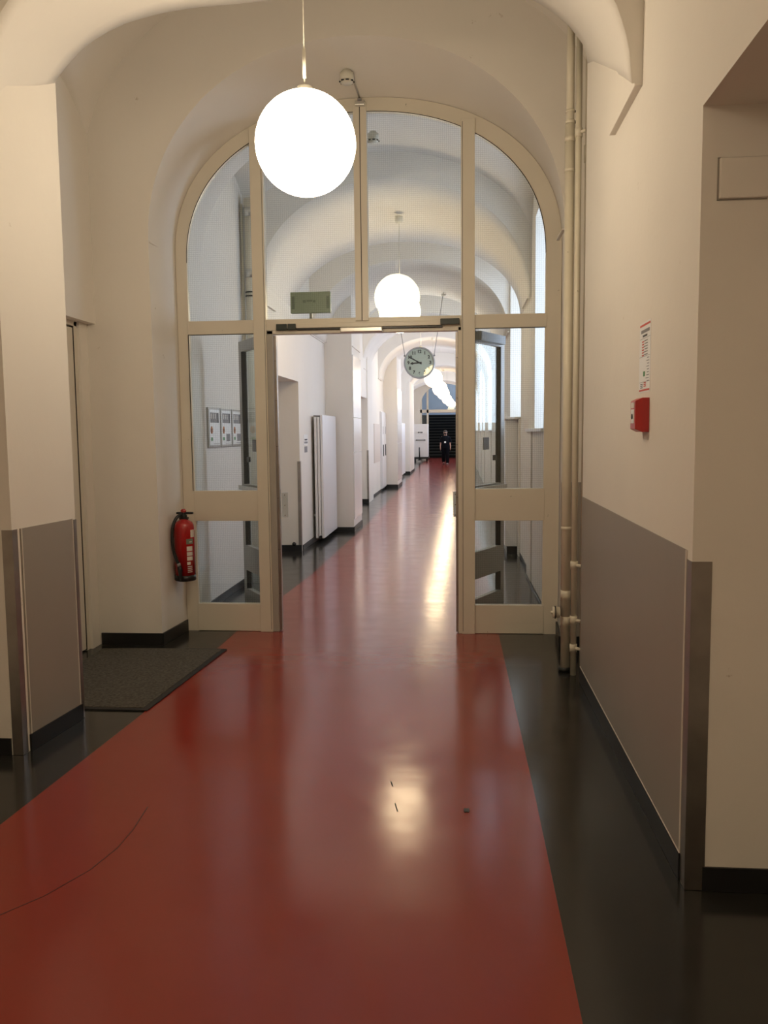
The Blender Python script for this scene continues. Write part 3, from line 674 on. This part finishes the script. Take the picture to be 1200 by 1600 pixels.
b = MB(); b.prismz([(.575, 10.66), (.728, 10.66), (.728, 11.74), (.698, 11.74), (.698, 12.9), (.575, 12.9)], .10, 1.685, 'white'); b.build('casing', rc, bevel=.006)
b = MB(); b.box(.555, .689, 10.62, 12.95, 1.69, 1.72, 'white'); b.build('top_board', rc, bevel=.003)
b = MB(); b.prismz([(.60, 10.67), (.728, 10.67), (.728, 11.74), (.698, 11.74), (.698, 12.9), (.60, 12.9)], 0, .10, 'base'); b.build('plinth', rc)
# ---- ribs and bays
def rib(y0, y1, xl, xr, c0, c1, label, spring=2.93, dl=0):
    b = MB(); N = 48
    A0 = [(x, y + dl * (xr - x) / (xr - xl), z) for x, y, z in arch(y0, xl, xr, spring, c0, 2.05, N)]; A1 = arch(y1, xl, xr, spring, c1, 2.05, N)
    A0 = [(xl - .2, A0[0][1], spring)] + A0 + [(xr + .2, A0[-1][1], spring)]; A1 = [(xl - .2, y1, spring)] + A1 + [(xr + .2, y1, spring)]
    cs = [[tuple(Vector(p).lerp(Vector(q), t)) for p, q in zip(A0, A1)] for t in (0, .33, .67, 1)]
    b.loft(cs, 'ceil'); b.loft([A0, [(x, y, TOP) for x, y, z in A0]], 'ceil', False); b.loft([A1, [(x, y, TOP) for x, y, z in A1]], 'ceil', False)
    return struct(b.build('ceiling'), label, 'arch')
rib(9.0, 10.55, -2.08, .745, 4.12, 3.86, 'first transverse arch beyond the partition', dl=-.3)
rib(11.8, 15.5, -2.02, .66, 3.90, 4.0, 'second transverse arch beyond the partition')
rib(17.8, 19.6, -2.02, .74, 4.0, 3.95, 'third transverse arch beyond the partition')
rib(21.8, 24.6, -2.05, .74, 3.95, 3.95, 'fourth transverse arch beyond the partition')
rib(31.0, 34.1, -1.95, .74, 3.95, 3.9, 'fifth transverse arch beyond the partition')
rib(40.5, 42.5, -2.65, .74, 4.0, 3.95, 'sixth transverse arch beyond the partition')
for n_, (y0, y1, xl) in enumerate(((7.12, 9.03, -2.22), (10.5, 11.85, -2.08), (15.45, 17.85, -2.08), (19.55, 21.85, -2.08), (24.55, 31.05, -2.12), (34.05, 40.55, -2.72), (42.45, 48.55, -2.72))):
    struct(bay(y0, y1, xl, .77, 3.4, 4.4, 3.45, 4.15, nx=36, ny=20), 'vaulted bay %d beyond the partition' % (n_ + 1), 'vault')
ledge(-2.08, -2.045, 11.8, 13.0, 2.92); ledge(-1.66, -1.625, 13.1, 14.1, 2.88); ledge(-2.02, -1.985, 17.9, 18.44, 2.90)
ledge(.70, .725, 9.02, 9.7, 2.915); ledge(.66, .69, 11.8, 12.7, 2.90); ledge(-2.08, -2.03, 8.85, 9.5, 2.92); ledge(-2.07, -2.03, 21.7, 22.7, 2.92)
# skirtings
for pts, h in (([(-2.2, 8.75), (-2.2, 7.15)], .07), ([(-2.06, 10.85), (-2.62, 10.85)], .09), ([(-1.64, 13.07), (-2.06, 13.07)], .075), ([(-1.64, 14.15), (-1.64, 13.07)], .08), ([(-2.06, 13.07), (-2.06, 10.95)], .075),
               ([(-1.98, 18.45), (-2.5, 18.45)], .09), ([(-2.06, 23.4), (-2.06, 18.45)], .05), ([(-1.70, 23.4), (-2.06, 23.4)], .10), ([(-1.70, 25.2), (-1.70, 23.4)], .08), ([(-1.80, 31.1), (-2.1, 31.1)], .10), ([(-1.80, 34.2), (-1.80, 31.1)], .08), ([(-2.1, 31.1), (-2.1, 25.2)], .08)):
    skirt(pts, h, 'black skirting along the left wall beyond the partition', .012)
skirt([(.73, 7.15), (.715, 9.0)], .03, 'black skirting below the first window', .006, 'baseboard_right')
skirt([(.75, 9.04), (.75, 10.6)], .05, 'black skirting below the right pier', .006, 'baseboard_right')
# guards, niche details
guard('corner_guard', -2.0585, 10.8485, -1, 1, 1.185, 'steel corner guard on the edge of the first door niche beyond', .035, .06)
guard('corner_guard', -1.9785, 18.4485, -1, 1, 1.16, 'steel corner guard on the edge of the second door niche beyond', .03, .06)
b = MB(); b.sphere((-2.15, 10.82, .105), .027, 'black', 20, 12); tag(b.build('door_stop'), 'black ball door stop at the foot of the first niche', 'door stop')
d2 = empty('door_2', (-2.6, 10.1, 0)); struct(d2, 'side door set in the first niche beyond the partition', 'door')
b = MB(); b.box(-2.62, -2.58, 9.45, 10.5, .01, 2.1, 'doorpaint'); b.build('door_leaf', d2)
d3 = empty('door_3', (-2.48, 17.6, 0)); struct(d3, 'side door set in the second niche beyond the partition', 'door')
b = MB(); b.box(-2.5, -2.46, 17.0, 18.1, .01, 2.1, 'doorpaint'); b.build('door_leaf', d3)
# small signs
b = MB(); b.box(-2.06, -2.056, 11.15, 11.45, 1.39, 1.53, 'paper'); s1 = b.build('door_sign'); tag(s1, 'small white door sign on the left wall, upper of two', 'sign')
b = MB(); b.box(-2.056, -2.055, 11.2, 11.4, 1.45, 1.47, 'ink'); b.build('printing', s1)
b = MB(); b.box(-2.056, -2.055, 11.18, 11.42, 1.41, 1.435, 'inkgrey'); b.build('printing', s1)
b = MB(); b.box(-2.06, -2.056, 11.2, 11.4, 1.29, 1.37, 'inkgrey'); s2 = b.build('door_sign'); tag(s2, 'small grey square sign on the left wall, lower of two', 'sign')
# radiators
def radiator(xw, x1, y0, y1, z0, z1, label):
    r = empty('radiator', (x1, (y0 + y1) / 2, z0)); tag(r, label, 'radiator', 'tall panel radiators on the left wall')
    t = (x1 - xw - .045)
    for k in range(3):
        xx = xw + .045 + t * k / 3; b = MB(); b.box(xx, xx + t / 3 - .008, y0, y1, z0, z1 - (.03 if k < 2 else 0), 'white'); b.build('panel', r, bevel=.006)
    b = MB(); b.box(xw + .035, x1 - .02, y0 + .03, y1 - .03, z1 - .02, z1 - .005, 'inkgrey'); b.build('top_grille', r)
    b = MB(); b.box(xw + .001, xw + .05, y0 + .15, y0 + .18, z0 + .3, z0 + .33, 'white'); b.build('wall_bracket', r)
    b = MB(); b.box(xw + .001, xw + .05, y1 - .2, y1 - .17, z1 - .3, z1 - .27, 'white'); b.build('wall_bracket', r)
    b = MB(); b.tube([(x1 - .06, y0 + .02, z0 + .02), (x1 - .06, y0 - .03, z0 + .02)], .022, 'black', 12); b.build('valve', r)
    return r
radiator(-2.06, -1.885, 11.72, 13.0, .065, 1.80, 'tall white panel radiator on the left wall, nearest beyond the partition')
radiator(-2.10, -1.90, 27.6, 30.2, .1, 1.85, 'tall white radiator far down on the left wall')
# cover boards on pier faces
def boards(x, y0, y1, label):
    b = MB(); zs = [.19, 1.24, 1.78, 2.75]
    o = empty('pier_cladding', (x, (y0 + y1) / 2, .19)); tag(o, label, 'cladding')
    for z0, z1 in zip(zs, zs[1:]): b = MB(); b.box(x + .001, x + .013, y0 + .03, y1 - .02, z0 + .004, z1 - .004, 'panel'); b.build('board', o, bevel=.002)
    return o
boards(-1.64, 13.07, 14.15, 'satin white cover boards on the first left pier'); boards(-1.70, 23.4, 25.2, 'satin white cover boards on the second left pier')
# hatch and cupboard
b = MB(); b.box(-2.06, -2.045, 20.5, 22.0, .8, 1.76, 'beige'); o = b.build('wall_hatch', bevel=.003); tag(o, 'flat beige hatch on the left wall between niche and cupboard', 'hatch')
cb = empty('wall_cupboard', (-2.03, 23, .03)); tag(cb, 'tall white flush cupboard with two dark handles by the second pier', 'cupboard')
b = MB(); b.box(-2.06, -2.02, 22.1, 23.38, .06, 2.09, 'white'); b.build('cupboard_body', cb)
for y0, y1 in ((22.12, 22.72), (22.74, 23.36)):
    b = MB(); b.box(-2.02, -2.0, y0, y1, .08, 2.07, 'white'); dd = b.build('cupboard_door', cb, bevel=.002)
    b = MB(); b.box(-2.0, -1.985, (y0 + y1) / 2 - .05, (y0 + y1) / 2 + .05, .92, 1.22, 'black'); b.build('handle', dd)
    b = MB(); b.box(-2.0, -1.996, (y0 + y1) / 2 - .05, (y0 + y1) / 2 + .04, 1.5, 1.7, 'inkgrey'); b.build('vent_slot', dd)
# framed notices left, pipe in corner
for k in range(3):
    y0 = 7.27 + k * .385; y1 = y0 + .365; x = -2.2; z0, z1 = 1.43, 1.785
    names = ['leftmost of three white framed notices behind the wired glass', 'middle one of three white framed notices behind the wired glass', 'rightmost of three white framed notices behind the wired glass']
    o = empty('framed_notice', (x, y0, z0)); tag(o, names[k], 'notice', 'framed notices on the left wall')
    b = MB(); b.box(x, x + .018, y0, y1, z0, z1, 'inkgrey' if 0 else 'leaf'); b.build('picture_frame', o, bevel=.003)
    b = MB(); b.box(x + .018, x + .02, y0 + .025, y1 - .025, z0 + .02, z1 - .02, 'paper'); b.build('sheet', o)
    b = MB(); b.box(x + .02, x + .021, y0 + .05, y1 - .06, z1 - .135, z1 - .045, 'inkgrey'); b.box(x + .021, x + .022, y1 - .09, y1 - .06, z1 - .135, z1 - .045, 'ink')
    for j in range(3): b.box(x + .021, x + .022, y0 + .07 + j * .06, y0 + .095 + j * .06, z1 - .1, z1 - .055, 'line')
    b.build('photograph', o)
    b = MB(); b.lathe([(.0005, 0), (.034, 0), (.034, .001), (.0005, .001)], (x + .02, y0 + .085, z1 - .20), 'orange', 20, 'X'); b.lathe([(.0005, 0), (.013, 0)], (x + .022, y0 + .085, z1 - .20), 'ink', 12, 'X'); b.build('emblem', o)
    b = MB(); b.box(x + .02, x + .021, y0 + .06, y0 + .11, z0 + .06, z0 + .09, 'inkgreen')
    if k: b.box(x + .02, x + .021, y0 + .17, y0 + .30, z0 + .05, z0 + .12, 'inkgrey')
    b.box(x + .02, x + .021, y0 + .14, y1 - .04, z0 + .03, z0 + .034, 'inkgrey'); b.build('printing', o)
vp = empty('vent_pipe', (-2.1, 8.6, 0)); tag(vp, 'thick cream pipe in the left corner behind the wired glass', 'pipe')
b = MB(); b.tube([(-2.10, 8.60, 0), (-2.10, 8.60, 3.9)], .052, 'pipe', 20); b.build('pipe_tube', vp)
for z, h, m in ((3.72, .09, 'alu'), (3.12, .08, 'alu'), (2.93, .015, 'black'), (2.97, .012, 'black')):
    b = MB(); b.tube([(-2.10, 8.60, z), (-2.10, 8.60, z + h)], .057, m, 20); b.build('pipe_clamp', vp)
b = MB(); b.tube([(-2.178, 8.60, 0), (-2.178, 8.60, 3.85)], .014, 'pipe', 10); tag(b.build('thin_pipe'), 'thin pale pipe beside the thick pipe behind the wired glass', 'pipe')
# exit sign (back side) behind the glass above the doors
es = empty('exit_sign', (-1.13, 6.6, 2.55)); tag(es, 'grey-green back of a sign behind the upper wired glass', 'sign')
b = MB(); b.box(-1.297, -.985, 6.575, 6.62, 2.475, 2.635, 'sign'); b.build('housing', es, bevel=.003)
for x0 in (-1.285, -1.015): b = MB(); b.box(x0, x0 + .02, 6.572, 6.575, 2.505, 2.60, 'signd'); b.build('end_plate', es)
b = MB(); b.box(-1.20, -1.175, 6.572, 6.575, 2.552, 2.572, 'signd'); b.box(-1.17, -1.125, 6.572, 6.575, 2.56, 2.573, 'signd'); b.box(-1.12, -1.10, 6.572, 6.575, 2.552, 2.57, 'signd'); b.build('printing', es)
b = MB(); b.box(-1.15, -1.13, 6.48, 6.60, 2.40, 2.42, 'leaf'); b.box(-1.15, -1.13, 6.585, 6.605, 2.41, 2.48, 'leaf'); b.build('bracket', es)

# lamps beyond
def fl_(y, z=3.95): return z
lamps = [(-.662, 9.69, 2.90, 3.95, .47, 'opal globe seen through the glass above the door header, nearest beyond the partition'),
         (-.69, 15.7, 2.86, 4.35, .46, 'opal globe half hidden behind the hanging clock'),
         (-.65, 22.02, 2.92, 3.96, .47, 'opal globe right below the clock rim in the row'),
         (-.60, 27.28, 2.92, 4.38, .47, 'opal globe second from the clock rim in the shrinking row'),
         (-.60, 33.01, 3.02, 3.93, .47, 'opal globe third from the clock rim in the shrinking row'),
         (-.54, 39.0, 3.02, 4.38, .44, 'opal globe above the walking person in the row'),
         (-.47, 43.5, 3.04, 4.38, .42, 'second to last opal globe before the end doors'),
         (-.36, 47.0, 3.05, 4.36, .36, 'last and smallest opal globe before the end doors')]
for a in lamps: pendant(a[0], a[1], a[2], a[3], a[4], 'globe_far', a[5], False)

# ------------------------------------------------------------------ clock
CX, CY, CZ, CR = -.681, 14.9, 2.745, .272
ck = empty('hanging_clock', (CX, CY, CZ)); tag(ck, 'round corridor clock hanging on two rods showing ten to nine', 'clock')
ang = A(8)
b = MB(); b.lathe([(.001, -.035), (CR - .03, -.035)], (CX, CY, CZ), 'clockface', 48, 'Y', False); b.lathe([(.001, .035), (CR - .03, .035)], (CX, CY, CZ), 'clockface', 48, 'Y', False); b.build('dial', ck)
b = MB(); b.lathe([(CR - .03, -.033), (CR - .025, -.05), (CR, -.045), (CR, .045), (CR - .025, .05), (CR - .03, .033)], (CX, CY, CZ), 'clockrim', 48, 'Y'); b.build('rim', ck)
def text_into(mbx, s_, x, z, size, y, m):
    cu = bpy.data.curves.new('t', 'FONT'); cu.body = s_; cu.size = size; cu.align_x = 'CENTER'; cu.align_y = 'CENTER'; cu.offset = .003
    ob = bpy.data.objects.new('t', cu); COL.objects.link(ob); bpy.context.view_layer.update()
    me = bpy.data.meshes.new_from_object(ob.evaluated_get(bpy.context.evaluated_depsgraph_get()))
    mbx.add([(x + v.co.x, y, z + v.co.y) for v in me.vertices], [tuple(p.vertices) for p in me.polygons], m)
    bpy.data.objects.remove(ob); bpy.data.meshes.remove(me); bpy.data.curves.remove(cu)
for k in range(1, 13):
    b = MB(); a = pi / 2 - k * pi / 6; text_into(b, str(k), CX + .19 * cos(a), CZ + .19 * sin(a), .076, CY - .0365, 'ink'); b.build('numeral', ck, fixn=False)
def hand(a, r0, r1, w0, label, diamond=False):
    b = MB(); d = Vector((cos(a), 0, sin(a))); c = Vector((CX, CY - .040, CZ))
    b.obox(c - d * r0, c + d * r1, (0, 1, 0), .001, w0, 'ink')
    if diamond:
        n = Vector((-sin(a), 0, cos(a))); p = [c + d * .09, c + d * .12 + n * .024, c + d * .165, c + d * .12 - n * .024]
        b.add([q + Vector((0, -.002, 0)) for q in p] + [q + Vector((0, .001, 0)) for q in p], [(0, 1, 2, 3), (7, 6, 5, 4), (0, 4, 5, 1), (1, 5, 6, 2), (2, 6, 7, 3), (3, 7, 4, 0)], 'ink')
    return b.build(label, ck)
hand(A(90 - 8.83 * 30), .04, .15, .011, 'hour_hand', True); hand(A(90 - 50 * 6 - 0), .045, .21, .010, 'minute_hand')
b = MB(); b.lathe([(.0005, -.044), (.012, -.044), (.012, -.035)], (CX, CY, CZ), 'ink', 16, 'Y'); b.build('hub', ck)
b = MB(); b.lathe([(.001, -.05), (CR - .028, -.05), (CR - .028, -.048), (.001, -.048)], (CX, CY, CZ), 'clear', 48, 'Y', False); b.build('cover_glass', ck)
for sx in (-1, 1):
    x0 = CX + sx * .255; x1 = CX + sx * .425
    b = MB(); b.tube([(x0, CY, CZ + .12), (x1, CY, 3.98)], .0055, 'inkgrey', 8); b.build('hanging_rod', ck)
    b = MB(); b.lathe([(.001, 0), (.045, 0), (.04, -.03), (.001, -.032)], (x1, CY, 3.985 - .075), 'alu', 16); b.build('ceiling_mount', ck)
    b = MB(); b.obox((x0 - sx * .02, CY, CZ + .11), (x0 + sx * .015, CY, CZ + .13), (0, 1, 0), .015, .012, 'inkgrey'); b.build('rod_clip', ck)
ck.rotation_euler = (-.004, 0, -.008)
# more small detectors on the vaults
for i, (x, y, z) in enumerate(((-.33, 11.3, 4.36), (-.36, 20.5, 4.36), (-.3, 27.5, 4.36))):
    o = empty('smoke_detector', (x, y, z)); tag(o, ['small smoke detector on the vault beside the overlapping globes', 'small smoke detector on the vault to the upper right of the clock', 'small smoke detector on the vault right of the clock'][i], 'smoke detector')
    detector(o, x, y, z - .02)

# ------------------------------------------------------------------ far end
ep = MB(); C = arch(48.5, -2.2, .75, 2.9, 4.25, 2.1, 40, 0)
spandrel(ep, C, 48.5, -3.0, 1.5); C2 = [(x, 48.8, z) for x, y, z in C]; ep.loft([C, C2], 'wall'); struct(ep.build('wall_front', fixn=False), 'arched end wall around the far stair doors', 'wall')
fd = empty('glazed_screen', (-.7, 48.6, 0)); tag(fd, 'arched glazed end screen with open doorway to the dark stairs', 'glazed door')
b = MB()
for q in ((-2.2, -2.1, 0, 3.6), (-1.83, -1.72, 0, 3.95), (.12, .22, 0, 3.95), (.62, .75, 0, 3.4)): b.box(q[0], q[1], 48.57, 48.65, q[2], q[3], 'frame')
b.box(-2.2, .75, 48.57, 48.65, 2.62, 2.80, 'frame'); b.box(-2.2, -1.72, 48.57, 48.65, 0, .2, 'frame'); b.build('screen_frame', fd)
b = MB(); b.box(-1.62, -1.2, 48.5, 48.57, 2.64, 2.70, 'line'); b.box(-1.05, -.4, 48.5, 48.57, 2.64, 2.70, 'line'); b.box(-.35, .1, 48.5, 48.57, 2.64, 2.71, 'line'); b.build('closer_track', fd)
b = MB(); b.prism([(x, z) for x, y, z in arch(0, -2.2, .75, 2.9, 4.25, 2.1, 30)] + [(.75, 2.8), (-2.2, 2.8)], 48.60, 48.61, 'clear'); b.box(-2.1, -1.83, 48.6, 48.61, .2, 2.62, 'clear'); b.build('glass_pane', fd)
for q in ((-4, 3.2, 58, 58.2, 0, 7), (-4.2, -4, 48.8, 58.2, 0, 7), (3.2, 3.4, 48.8, 58.2, 0, 7), (-4, 3.2, 48.8, 58.2, 7, 7.2), (-4, 3.2, 48.8, 48.82, TOP, 7), (-4, -3, 48.8, 48.82, 0, TOP), (1.5, 3.2, 48.8, 48.82, 0, TOP)):
    b = MB(); b.box(*q, 'hall'); struct(b.build('ceiling' if q[4] == 7 else 'wall_front'), 'blue-grey wall of the stair hall behind the end screen', 'wall')
hw_ = empty('window_11', (2.9, 54, 4)); struct(hw_, 'high glowing panel added to light the stair hall', 'window')  # glowing panel added on the side wall because the stair hall needs light
b = MB(); b.quad((3.18, 51, 3.6), (3.18, 57, 3.6), (3.18, 57, 6.5), (3.18, 51, 6.5), emis('hall_fill_emission', WIN_COL, 7.0)); b.build('pane', hw_, fixn=False)
st = MB()
for k in range(15):
    y = 50.6 + k * .28; z = .175 * (k + 1); st.box(-2.0, 1.5, y, y + .3, 0 if k == 14 else z - .175, z - .02, 'stair'); st.box(-2.0, 1.5, y - .02, y + .3, z - .03, z, 'stairedge')
st.box(-3.95, 3.15, 54.8, 57.95, 0.001, 2.62, 'stair')
tag(st.build('staircase'), 'dark staircase rising beyond the far end doorway', 'staircase')
b = MB(); b.box(-.62, -.30, 52.2, 52.6, 0.9, 2.6, 'stair'); 
# transport cart
tc_ = empty('transport_cart', (-1.98, 44.4, 0)); tag(tc_, 'tall white transport container on dark wheels standing at the left near the end', 'cart')
b = MB(); b.box(-2.40, -1.60, 44.0, 45.0, .24, 1.95, 'white'); b.build('container', tc_, bevel=.02)
b = MB(); b.box(-2.42, -1.56, 43.9, 45.05, .14, .24, 'black'); b.build('chassis', tc_)
for x in (-2.3, -1.68):
    for y in (44.1, 44.85):
        b = MB(); b.lathe([(.001, -.03), (.09, -.03), (.09, .03), (.001, .03)], (x, y, .09), 'black', 16, 'X'); b.build('wheel', tc_)
b = MB(); b.tube([(-2.2, 43.95, 1.12), (-1.76, 43.95, 1.12)], .02, 'ink', 8); b.tube([(-2.2, 43.94, 1.12), (-2.2, 44.02, 1.12)], .03, 'ink', 8); b.tube([(-1.76, 43.94, 1.12), (-1.76, 44.02, 1.12)], .03, 'ink', 8); b.build('handle', tc_)
b = MB(); b.box(-2.16, -1.84, 43.985, 43.999, 1.45, 1.58, 'paper'); b.build('label_plate', tc_)
b = MB(); 
for i, (x0, x1) in enumerate(((-2.12, -2.06), (-2.04, -1.97), (-1.95, -1.88))): b.box(x0, x1, 43.98, 43.985, 1.48 + .01 * (i % 2), 1.55, 'ink')
b.build('printing', tc_)
b = MB(); b.tube([(-2.02, 43.6, .12), (-2.03, 43.55, .75)], .035, 'black', 10); b.build('tow_bar', tc_)
b = MB(); b.box(-2.09, -1.97, 43.5, 43.95, .08, .14, 'black'); b.build('tow_hitch', tc_)

# ------------------------------------------------------------------ walking person
PX, PYY = -.63, 39.8
pe = empty('person', (PX, PYY, 0)); tag(pe, 'person in dark scrubs and face mask walking toward the viewer', 'person')
def skinned(name, verts, edges, radii, m, parent, sub=2):
    me = bpy.data.meshes.new(name); me.from_pydata([Vector(v) for v in verts], edges, []); o = bpy.data.objects.new(name, me); COL.objects.link(o); o.parent = parent
    mod = o.modifiers.new('skin', 'SKIN'); mod.use_smooth_shade = True
    for i, r in enumerate(radii): me.skin_vertices[0].data[i].radius = (r, r) if not isinstance(r, tuple) else r
    me.skin_vertices[0].data[0].use_root = True
    ss = o.modifiers.new('sub', 'SUBSURF'); ss.levels = sub; ss.render_levels = sub
    me.materials.append(M[m]); o['_w'] = parent['_w']
    return o
V = [(0, 0, .88), (0, 0, 1.02), (0, -.01, 1.2), (0, 0, 1.31), (0, 0, 1.38), (0, -.015, 1.46), (0, -.01, 1.55),
     (.085, 0, .84), (.09, -.06, .48), (.09, -.02, .09), (.09, -.13, .035),
     (-.085, 0, .84), (-.085, .05, .48), (-.085, .16, .12), (-.085, .06, .04),
     (.165, 0, 1.29), (.215, .01, 1.05), (.235, -.05, .83), (.232, -.07, .755),
     (-.165, 0, 1.29), (-.215, .01, 1.05), (-.235, -.03, .83), (-.232, -.045, .755)]
Eg = [(0, 1), (1, 2), (2, 3), (3, 4), (4, 5), (5, 6), (0, 7), (7, 8), (8, 9), (9, 10), (0, 11), (11, 12), (12, 13), (13, 14), (3, 15), (15, 16), (16, 17), (17, 18), (3, 19), (19, 20), (20, 21), (21, 22)]
Rr_ = [(.14, .1), (.125, .095), (.14, .1), (.11, .08), .052, (.075, .088), (.07, .08), .08, .055, .036, .035, .08, .055, .036, .035, .05, .038, .026, .03, .05, .038, .026, .03]
skinned('body', V, Eg, Rr_, 'skin', pe)
for sx in (-1, 1):      # fingers
    wx_, wy_ = sx * .232, -.07 if sx > 0 else -.045
    for k in range(4):
        fy = wy_ - .025 + k * .016; L_ = (.06, .07, .066, .05)[k]
        skinned('finger', [(wx_, fy, .745), (wx_ + sx * .004, fy - .003, .745 - L_ * .55), (wx_ - sx * .004, fy - .006, .745 - L_)], [(0, 1), (1, 2)], [.009, .008, .007], 'skin', pe, 1)
    skinned('finger', [(wx_, wy_ - .02, .77), (wx_ - sx * .01, wy_ - .045, .745), (wx_ - sx * .012, wy_ - .052, .72)], [(0, 1), (1, 2)], [.011, .009, .008], 'skin', pe, 1)
def ring(cx, cy, z, a, b_, n=20): return [(PX + cx + a * cos(2 * pi * k / n), PYY + cy + b_ * sin(2 * pi * k / n), z) for k in range(n)]
b = MB(); b.loft([ring(0, 0, .78, .205, .15), ring(0, 0, .86, .205, .15), ring(0, 0, 1.0, .19, .14), ring(0, 0, 1.15, .195, .14), ring(0, 0, 1.27, .20, .125), ring(0, 0, 1.335, .165, .1), ring(0, 0, 1.37, .08, .075)], 'cloth', True, True)
for sx in (-1, 1): b.tube([(PX + sx * .15, PYY, 1.30), (PX + sx * .20, PYY + .005, 1.2), (PX + sx * .232, PYY + .01, 1.04)], [.07, .068, .07], 'cloth', 14, False)
b.build('scrub_top', pe)
b = MB()
for sx, kn, an in ((1, (-.06, .48), (-.02, .075)), (-1, (.05, .48), (.15, .12))):
    b.loft([ring(sx * .06, 0, .9, .12, .13), ring(sx * .085, 0, .78, .11, .12), ring(sx * .09, kn[0], kn[1], .088, .095), ring(sx * .09, an[0], an[1], .075, .085)], 'cloth', True, True)
b.build('trousers', pe)
b = MB()
for sx, y, z in ((1, -.07, .045), (-1, .1, .05)): b.sphere((PX + sx * .09, PYY + y, z), .05, 'black' if sx < 0 else 'inkgrey', 16, 10, (1, 2.4, .85))
b.build('shoes', pe)
b = MB(); b.sphere((PX, PYY + .018, 1.53), .095, 'hair', 20, 14, (.95, 1.05, .95)); b.build('hair', pe)
b = MB(); b.sphere((PX, PYY - .055, 1.445), .06, 'cloth', 16, 10, (1.0, .75, .8)); b.build('face_mask', pe)
b = MB()
for sx in (-1, 1): b.sphere((PX + sx * .03, PYY - .093, 1.51), .011, 'ink', 10, 8)
b.sphere((PX, PYY - .1, 1.485), .014, 'skin', 10, 8); b.build('eyes', pe)
b = MB()
for sx in (-1, 1): b.sphere((PX + sx * .085, PYY - .005, 1.495), .022, 'skin', 10, 8, (.4, .8, 1.3))
b.build('ears', pe)
b = MB(); b.box(PX - .05, PX + .03, PYY - .165, PYY - .155, 1.02, 1.10, 'paper'); b.build('badge', pe)

for o in S.objects:
    if '_w' in o: del o['_w']
